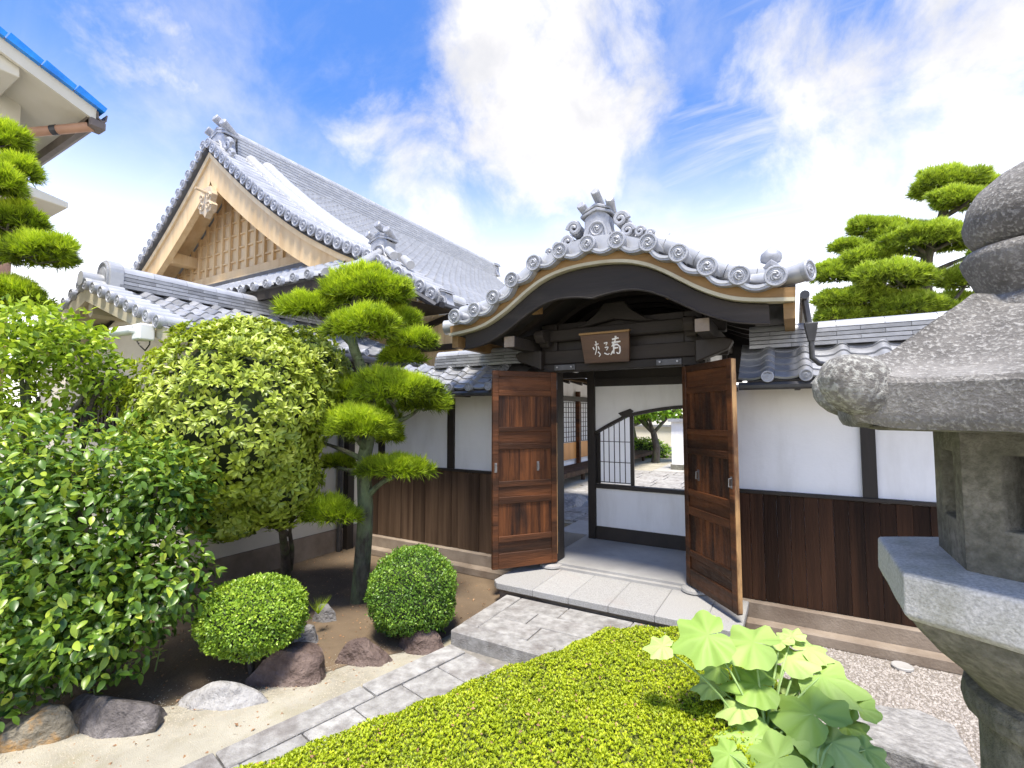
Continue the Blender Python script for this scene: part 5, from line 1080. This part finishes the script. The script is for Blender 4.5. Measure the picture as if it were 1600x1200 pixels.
# rounded osmanthus shrub
oc = dep(362, 655, 4.1); os_ = thing('osmanthus_shrub', (oc[0] + .05, oc[1] + .45, 0), 'big rounded yellow-green clipped shrub standing on thin trunks before the outbuilding', 'shrub')
olobes = [(dep(368, 655, 4.1), (.80, .72, .82), 1.0), (dep(300, 700, 4.05), (.46, .46, .52), .35), (dep(430, 740, 4.1), (.36, .36, .46), .32), (dep(470, 590, 4.5), (.46, .42, .46), .35), (dep(395, 545, 4.25), (.36, .36, .26), .25), (dep(360, 800, 4.0), (.28, .28, .22), .2)]
Pl, Nl = [], []
for i, (c_, r_, wgt) in enumerate(olobes):
    n = int(3600 * wgt); d = sph(n); rr = (1 + .07 * bumpy(d, 50 + i, 5) + .05 * bumpy(d, 60 + i, 11)) * (1 - .22 * rng.random(n) ** 2); Pl.append(c_ + d * np.array(r_) * rr[:, None]); Nl.append(unit_ if False else d)
P0, D0 = np.concatenate(Pl), np.concatenate(Nl)
q = 7; P = np.repeat(P0, q, 0); Dn = np.repeat(D0, q, 0); n = len(P); t_ = rng.normal(size=(n, 3)); t_ -= Dn * (t_ * Dn).sum(1, keepdims=True); t_ /= np.linalg.norm(t_, axis=1, keepdims=True)
D = Dn * rng.uniform(.25, .8, (n, 1)) + t_ + UP * .30; Nn = Dn * 1.0 + UP * .5 - t_ * .35 + rng.normal(0, .15, (n, 3)); P = P + t_ * .006
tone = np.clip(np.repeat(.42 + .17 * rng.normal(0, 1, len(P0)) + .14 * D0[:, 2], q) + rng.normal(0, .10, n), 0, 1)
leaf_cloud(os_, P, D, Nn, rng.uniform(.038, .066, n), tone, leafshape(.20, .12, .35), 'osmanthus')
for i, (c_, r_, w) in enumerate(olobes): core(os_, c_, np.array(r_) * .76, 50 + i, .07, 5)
tb = onZ(447, 905, .02)
limbs(os_, tb, [dep(440, 800, 4.2)], .052, 'bark', 'trunk', .02); limbs(os_, tb + np.array([.03, .02, .1]), [dep(462, 800, 4.4)], .03, 'bark', 'trunk', .02); limbs(os_, tb + np.array([0, 0, .45]), [dep(405, 790, 4.1), dep(380, 760, 4.2)], .026, 'bark', 'trunk', .02)

# loose light-green tree, far left
lc = dep(70, 590, 3.7); lt = thing('loose_tree', (lc[0], lc[1], 0), 'airy light green small tree at the left edge in front of the outbuilding gable', 'tree')
ll = [(dep(30, 545, 3.6), (.42, .4, .22), .8), (dep(110, 540, 3.7), (.36, .34, .20), .7), (dep(60, 620, 3.7), (.40, .40, .22), .8), (dep(160, 585, 3.75), (.20, .2, .16), .3), (dep(20, 670, 3.5), (.30, .3, .2), .4), (dep(-20, 560, 3.6), (.4, .4, .4), .6), (dep(185, 620, 3.9), (.16, .16, .12), .22), (dep(60, 505, 3.7), (.30, .3, .14), .4)]
Pl, Nl = [], []
for i, (c_, r_, w) in enumerate(ll):
    n = int(1100 * w); d = sph(n); rr = (1 + .3 * bumpy(d, 90 + i, 4)) * rng.uniform(.35, 1, n) ** .6; Pl.append(c_ + d * np.array(r_) * rr[:, None]); Nl.append(d)
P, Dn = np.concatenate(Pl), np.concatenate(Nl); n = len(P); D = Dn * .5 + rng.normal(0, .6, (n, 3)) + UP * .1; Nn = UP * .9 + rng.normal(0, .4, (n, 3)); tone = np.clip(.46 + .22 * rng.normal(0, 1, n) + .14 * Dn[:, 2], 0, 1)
leaf_cloud(lt, P, D, Nn, rng.uniform(.045, .078, n), tone, leafshape(.24, .12, .25), 'loose')
limbs(lt, (lc[0] + .05, lc[1], 0), [c_ for c_, r_, w in ll] + [dep(150, 560, 3.8), dep(190, 560, 3.8)], .034, 'bark', 'branch', .07)

# clipped balls
def ball(label, c, rad, n, mat, ls, seed, flatb=-.72):
    th = thing('clipped_shrub', (c[0], c[1], 0), label, 'shrub', 'clipped ball shrubs')
    d = sph(n); d = d[d[:, 2] > flatb]; n = len(d); rr = (1 + .045 * bumpy(d, seed, 4) + .035 * bumpy(d, seed + 3, 13)) * (1 - .13 * rng.random(n) ** 2) * (1 + .05 * (rng.random(n) < .03)); P = c + d * rad * rr[:, None]
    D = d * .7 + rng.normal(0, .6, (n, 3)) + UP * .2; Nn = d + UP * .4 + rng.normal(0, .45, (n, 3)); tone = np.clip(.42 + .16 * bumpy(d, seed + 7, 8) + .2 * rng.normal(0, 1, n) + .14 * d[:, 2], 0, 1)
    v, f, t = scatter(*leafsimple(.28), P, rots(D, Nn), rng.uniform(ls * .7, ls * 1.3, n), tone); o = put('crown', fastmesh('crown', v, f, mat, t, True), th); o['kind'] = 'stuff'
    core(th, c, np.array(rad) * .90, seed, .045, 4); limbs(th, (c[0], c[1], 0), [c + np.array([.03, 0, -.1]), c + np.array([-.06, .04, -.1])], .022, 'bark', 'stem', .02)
b2 = dep(645, 926, 3.75); ball('dark green ball-clipped shrub beside the left gate door and landing', b2, np.array([.335, .33, .345]), 20000, 'boxleaf', .019, 3)
b1 = dep(397, 962, 3.2); ball('pale green dome-clipped shrub in front of the mossy pine and trunks', b1, np.array([.345, .32, .235]), 20000, 'boxleaf_pale', .020, 13, -.8)

# azalea hedge in the foreground
poly2 = np.array([(-2.35, .70), (-2.00, 1.35), (-1.70, 2.05), (-1.42, 2.70), (-1.22, 3.15), (-.95, 3.40), (-.60, 3.45), (-.25, 3.30), (.02, 3.02), (.17, 2.55), (.20, 2.0), (.15, 1.4), (0, .9), (-.9, .6)])
def pdist(Q):
    d = np.full(len(Q), 9.0); ins = np.zeros(len(Q), bool)
    for a, b in zip(poly2, np.roll(poly2, -1, 0)):
        ab = b - a; t = np.clip(((Q - a) @ ab) / (ab @ ab), 0, 1); d = np.minimum(d, np.linalg.norm(Q - a - t[:, None] * ab, axis=1))
        c_ = ((a[1] > Q[:, 1]) != (b[1] > Q[:, 1])) & (Q[:, 0] < (b[0] - a[0]) * (Q[:, 1] - a[1]) / (b[1] - a[1] + 1e-12) + a[0]); ins ^= c_
    return np.where(ins, d, -d)
def hh_(Q):
    d = pdist(Q); q = np.clip(d / .34, 0, 1); base = .37 * np.sqrt(np.maximum(1 - (1 - q) ** 2, 0)); l = .016 * (np.sin(Q[:, 0] * 9 + Q[:, 1] * 4) + np.sin(Q[:, 1] * 11 - Q[:, 0] * 5) + .8 * np.sin(Q[:, 0] * 23 + Q[:, 1] * 17)); return base + l * q, d
hg = thing('azalea_hedge', (-.8, 2.2, 0), 'low bright yellow-green azalea mound filling the foreground', 'hedge')
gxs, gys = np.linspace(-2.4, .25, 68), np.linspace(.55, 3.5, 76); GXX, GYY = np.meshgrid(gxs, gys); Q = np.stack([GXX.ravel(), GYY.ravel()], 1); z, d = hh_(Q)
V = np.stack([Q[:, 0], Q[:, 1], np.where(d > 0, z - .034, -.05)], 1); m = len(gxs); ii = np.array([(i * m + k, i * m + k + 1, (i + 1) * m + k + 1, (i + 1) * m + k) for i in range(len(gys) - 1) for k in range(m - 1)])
put('inner_filler', fastmesh('inner_filler', V, ii, 'hedge_inner', None, True), hg)  # solid filler mound in place of twigs, closes gaps under the leaves
n = 62000; Q = np.stack([rng.uniform(-2.2, .22, n), rng.uniform(1.1, 3.5, n)], 1); z, d = hh_(Q); dens = d > .004; Q, z, d = Q[dens], z[dens], d[dens]
e = .01; zx = (hh_(Q + (e, 0))[0] - z) / e; zy = (hh_(Q + (0, e))[0] - z) / e; Ns = np.stack([-np.clip(zx, -4, 4), -np.clip(zy, -4, 4), np.ones(len(z))], 1); Ns /= np.linalg.norm(Ns, axis=1, keepdims=True)
P0 = np.stack([Q[:, 0], Q[:, 1], z - .028 * rng.random(len(z))], 1)
side_ = d < .28; k2 = rng.random(len(P0)); P0[:, 2] = np.where(side_, np.maximum(P0[:, 2], .03), P0[:, 2])
q = 6; P = np.repeat(P0, q, 0); Dn = np.repeat(Ns, q, 0); n = len(P); t_ = rng.normal(size=(n, 3)); t_ -= Dn * (t_ * Dn).sum(1, keepdims=True); t_ /= np.linalg.norm(t_, axis=1, keepdims=True)
D = Dn * rng.uniform(.35, 1.5, (n, 1)) + t_ + UP * .25; Nn = Dn + UP * .3 - t_ * .3 + rng.normal(0, .15, (n, 3))
nzq = np.sin(P0[:, 0] * 14 + 2 * np.sin(P0[:, 1] * 9)) * np.sin(P0[:, 1] * 12 + P0[:, 0] * 5)
tone = np.clip(np.repeat(.50 + .10 * nzq + .15 * rng.normal(0, 1, len(P0)), q) + rng.normal(0, .10, n), 0, 1)
v, f, t = scatter(*leafsimple(.20, .08), P, rots(D, Nn), rng.uniform(.009, .0175, n), tone); o = put('leaves', fastmesh('leaves', v, f, 'azalea', t, True), hg); o['kind'] = 'stuff'
# withered leaves caught in the hedge
nb = 500; Qb = np.stack([rng.uniform(-1.9, .1, nb), rng.uniform(1.2, 3.2, nb)], 1); zb, db = hh_(Qb); okb = db > .1
surf('dry_leaf', (0.20, 0.10, 0.045), (0.34, 0.20, 0.10), 20, 0.7, 0)
Pb = np.stack([Qb[okb, 0], Qb[okb, 1], zb[okb] + .002], 1); nb = len(Pb); v, f, t = scatter(*leafsimple(.3, .2), Pb, rots(rng.normal(0, 1, (nb, 3)) * (1, 1, .4), UP + rng.normal(0, .4, (nb, 3))), rng.uniform(.012, .022, nb), np.zeros(nb)); o = put('dry_leaves', fastmesh('dry_leaves', v, f, 'dry_leaf'), hg); o['kind'] = 'stuff'

# broad-leaved plant rising from the hedge
def lobed(seed):
    r_ = np.random.default_rng(seed); n = 45; V = [(0, 0, 0)]; ang = np.linspace(-math.pi * .985, math.pi * .985, n)
    for a in ang:
        rad = .68; 
        for la, lr, lw in ((0, .38, .24), (.88, .22, .24), (-.88, .22, .24), (1.75, .12, .28), (-1.75, .12, .28)): rad += lr * math.exp(-((a - la) / lw) ** 2)
        rad *= 1 + .03 * math.sin(a * 13 + seed) ; rad *= .42 + .58 * min(1, ((math.pi - abs(a)) / .75) ** .7)
        V.append((rad * math.sin(a), rad * math.cos(a), 0))
    V2 = [V[0]] + [(x * .5, y * .5, 0) for x, y, _ in V[1:]] + V[1:]
    out = []
    for x, y, _ in V2:
        a = math.atan2(x, y); rr = math.hypot(x, y); z = -.22 * rr ** 2 + .10 * rr * math.cos(a * 7.1) * (1 if abs(a) < 2.4 else .3) + .03 * rr * math.sin(a * 3 + seed) - .12 * max(0, y) ** 3
        out.append((x, y, z))
    f = [(0, i, i + 1) for i in range(1, n)] + [(i, n + i, i + 1) for i in range(1, n)] + [(n + i, n + i + 1, i + 1) for i in range(1, n)]
    rad_ = [math.hypot(x, y) for x, y, z in out]
    rad_ = [.0] + [.13 * max(math.exp(-((math.atan2(x, y) - la) / .10) ** 2) for la in (0, .88, -.88, 1.75, -1.75)) for x, y, z in out[1:]]
    return out, f, rad_
bp = thing('broadleaf_plant', (-.05, 2.25, .3), 'soft green plant with large lobed leaves growing out of the hedge', 'plant')
lms = []
for sd in range(4):
    V, Fc, vn = lobed(sd * 3 + 1)
    for tn in (.25, .55, .85):
        vt = tn + np.array(vn) * 1.3 + rng.normal(0, .03, len(V)); lms.append(fastmesh('leaf', np.array(V), np.array(Fc), 'bigleaf', np.clip(vt, 0, 1), True))
sx = lambda p: (980 + p[0] * .3625, 900 + p[1] * .3625)
BL = [(305, 265, 118, 2.15, 0), (490, 275, 135, 2.2, 1), (130, 300, 60, 2.2, 2), (370, 385, 62, 2.25, 1), (345, 465, 70, 2.25, 2), (520, 460, 105, 2.1, 0), (460, 565, 80, 2.05, 2), (755, 560, 140, 2.0, 0), (505, 690, 108, 1.95, 1), (625, 640, 100, 2.05, 0),
      (800, 690, 105, 1.9, 1), (925, 735, 100, 1.85, 2), (720, 340, 95, 2.25, 2), (890, 440, 135, 2.15, 1), (600, 810, 135, 1.8, 1), (1060, 770, 80, 1.9, 1), (640, 270, 58, 2.3, 2), (700, 245, 50, 2.35, 2), (800, 305, 80, 2.3, 2), (970, 640, 72, 2.05, 0), (740, 470, 70, 2.2, 2), (430, 330, 50, 2.3, 2), (880, 830, 90, 1.8, 0), (345, 188, 36, 2.35, 2), (580, 360, 80, 2.3, 1), (660, 720, 95, 1.98, 0), (420, 780, 70, 1.85, 0), (760, 800, 110, 1.85, 1), (980, 540, 80, 2.1, 0), (1010, 830, 90, 1.82, 1), (560, 560, 70, 2.15, 0)]
roots = [np.array([-.14, 2.32, .3]), np.array([.02, 2.15, .3]), np.array([-.05, 1.95, .3]), np.array([.1, 2.0, .28])]
for i, (x, y, r_, dp_, tn) in enumerate(BL):
    px = sx((x, y)); c_ = dep(px[0], px[1], dp_); s = r_ * .3625 * dp_ / F * 1.42
    outw = c_ - np.array([.0, 2.1, .45]); outw[2] = 0; tocam = unit(CAM - c_); nrm = unit(UP * .9 + tocam * .75 + unit(outw) * .35 + rng.normal(0, .13, 3)); dr = unit(unit(outw + rng.normal(0, .12, 3)) * .7 - cr * .1 - np.array([0, .35, 0]) - UP * .35); dr = unit(dr - nrm * np.dot(dr, nrm)); xx = np.cross(dr, nrm)
    lf = put('leaf', lms[(i % 4) * 3 + tn], bp, frame(c_ - dr * s * .25, xx * s, dr * s, nrm * s))
    rt = min(roots, key=lambda q_: np.linalg.norm((q_ - c_)[:2])); a_ = c_ - dr * s * .25
    obj('leaf_stalk', MB().tube(resamp([tuple(rt + rng.normal(0, .02, 3) * (1, 1, 0)), tuple((rt + a_) / 2 + np.array([0, 0, .05])), tuple(a_ - nrm * .003)], 8), [.006, .006, .0055, .005, .0045, .004, .0035, .003], 6), 'stem_green', bp, smooth=60)

# small seedlings on the soil
def sprout(label, px, h, nl, ls, seed):
    p = onZ(px[0], px[1], 0); th = thing('seedling', (p[0], p[1], 0), label, 'seedling', 'seedlings on the soil'); r_ = np.random.default_rng(seed)
    tp_ = p + np.array([r_.uniform(-.03, .03), r_.uniform(-.03, .03), h]); obj('stem', MB().tube([p, (p + tp_) / 2 + np.array([.01, 0, 0]), tp_], [.005, .004, .002], 5), 'stem_green', th)
    tl = tone_leaf(leafshape(.27, .12, .2), 'loose', (.35, .6, .85))
    for k in range(nl):
        t = .35 + .65 * k / nl; a = k * 2.4 + r_.uniform(0, .6); d = unit((math.cos(a), math.sin(a), .25)); q_ = p * (1 - t) + tp_ * t; nrm = unit(UP - d * d[2]); s = ls * r_.uniform(.7, 1.1); put('leaf', tl[k % 3], th, frame(q_, np.cross(d, nrm) * s, d * s, nrm * s))
sprout('small pale seedling on bare soil left of the pale dome shrub', (242, 1050), .20, 9, .075, 1)
sprout('taller pale seedling under the glossy bush above the purplish rock', (112, 1090), .30, 13, .085, 2)
sprout('low pale seedling beside the purplish rock', (150, 1095), .10, 7, .06, 3)
sprout('small seedling behind the ochre stained rock', (45, 1112), .12, 7, .065, 4)
sprout('thin seedling between glossy bush and the small pale seedling', (195, 1060), .16, 9, .055, 5)
# fallen leaves and crumbs on the soil, coarse grit on the sand
n = 1500; P = np.stack([rng.uniform(-5, -2.3, n), rng.uniform(.9, 4.3, n), np.full(n, .006)], 1)
v, f, t = scatter(*leafsimple(.3, .25), P, rots(rng.normal(0, 1, (n, 3)) * (1, 1, .25), UP + rng.normal(0, .3, (n, 3))), rng.uniform(.010, .028, n), np.zeros(n))
tag(put('leaf_litter', fastmesh('leaf_litter', v, f, 'dry_leaf')), 'scattered fallen leaves on the bare soil of the planting bed', 'leaves', kind='stuff')
n = 6000; ts = rng.uniform(0, 1, n); A_, B_ = onZ(0, 1185, 0), onZ(640, 1035, 0); P = np.stack([A_[0] + (B_[0] - A_[0]) * ts + rng.normal(0, .14, n), A_[1] + (B_[1] - A_[1]) * ts + rng.normal(-.05, .14, n), np.full(n, .006)], 1)
a = rng.uniform(0, 6.28, n); Rm = np.zeros((n, 3, 3)); Rm[:, 0, 0] = np.cos(a); Rm[:, 0, 1] = -np.sin(a); Rm[:, 1, 0] = np.sin(a); Rm[:, 1, 1] = np.cos(a); Rm[:, 2, 2] = 1
surf('grit', (0.30, 0.26, 0.19), (0.45, 0.40, 0.31), 60, 0.9, 0, c3=(0.20, 0.17, 0.13), s3=40, f3=0.7)
v, f, t = scatter(pv, pf, P, Rm, rng.uniform(.0015, .0045, n), np.zeros(n)); tag(put('sand_grit', fastmesh('sand_grit', v, f, 'grit')), 'coarse pale grit strewn over the sandy strip by the path', 'grit', kind='stuff')
# grass tuft by the blue grey rock
p = onZ(497, 960, .15); n = 60; a = rng.uniform(0, 6.28, n); V = []; 
for k in range(n):
    l = rng.uniform(.08, .17); d = np.array([math.cos(a[k]) * .6, math.sin(a[k]) * .6, .8]); V += [p + (.003, 0, 0), p - (.003, 0, 0), p + d * l]
tag(put('grass_tuft', fastmesh('grass_tuft', np.array(V), np.arange(n * 3).reshape(-1, 3), 'pine', np.full(n * 3, .5))), 'tuft of thin grass between pale dome shrub and blue grey rock', 'grass')

# courtyard trees
def court_tree(label, px, Y, h, r_, n, seed, mat='courtleaf'):
    b = onY(px, 715, Y); b[2] = .19; th = thing('garden_tree', tuple(b), label, 'tree', 'trees in the inner courtyard')
    tips = [b + np.array([rng.uniform(-.8, .8) * r_, rng.uniform(-.6, .6) * r_, h * rng.uniform(.65, .95)]) for _ in range(7)]
    obj('trunk', MB().tube([b, b + np.array([.05, 0, h * .2]), b + np.array([-.05, 0, h * .42])], [.14, .11, .09], 10), 'bark', th, smooth=60); limbs(th, b + np.array([-.05, 0, h * .40]), tips, .06, 'bark', 'branch', .1)
    Pl = []; 
    for t_ in tips + [b + np.array([0, 0, h * .85])]:
        d = sph(n // 8); Pl.append(t_ + d * np.array([.55, .55, .28]) * r_ * .75 * rng.uniform(.5, 1, (len(d), 1)))
    P = np.concatenate(Pl); m_ = len(P); v, f, t = scatter(*leafsimple(.35), P, rots(rng.normal(size=(m_, 3)), UP + rng.normal(0, .5, (m_, 3))), rng.uniform(.09, .16, m_), np.clip(.5 + .22 * rng.normal(size=m_), 0, 1)); o = put('crown', fastmesh('crown', v, f, mat, t, True), th); o['kind'] = 'stuff'
court_tree('spreading light green tree seen through the arched window', 1024, 15.5, 2.3, 1.9, 6000, 1)
court_tree('darker tree at the left of the courtyard view', 990, 19.0, 2.6, 2.0, 5000, 2, 'boxleaf_pale')
court_tree('tree standing far behind the low courtyard wall', 1075, 21.0, 2.6, 2.0, 5000, 3, 'boxleaf_pale')
bp_ = onY(1005, 718, 17.5); bp_[2] = .35
th = thing('courtyard_bush', (bp_[0], bp_[1], .19), 'low rounded bush under the courtyard trees', 'bush'); d = sph(2500); P = bp_ + d * np.array([1.0, .6, .5]) * rng.uniform(.7, 1, (2500, 1)); v, f, t = scatter(*leafsimple(.35), P, rots(d + rng.normal(0, .5, d.shape), UP + d), rng.uniform(.07, .12, 2500), rng.random(2500) * .7); put('crown', fastmesh('crown', v, f, 'boxleaf_pale', t, True), th)['kind'] = 'stuff'
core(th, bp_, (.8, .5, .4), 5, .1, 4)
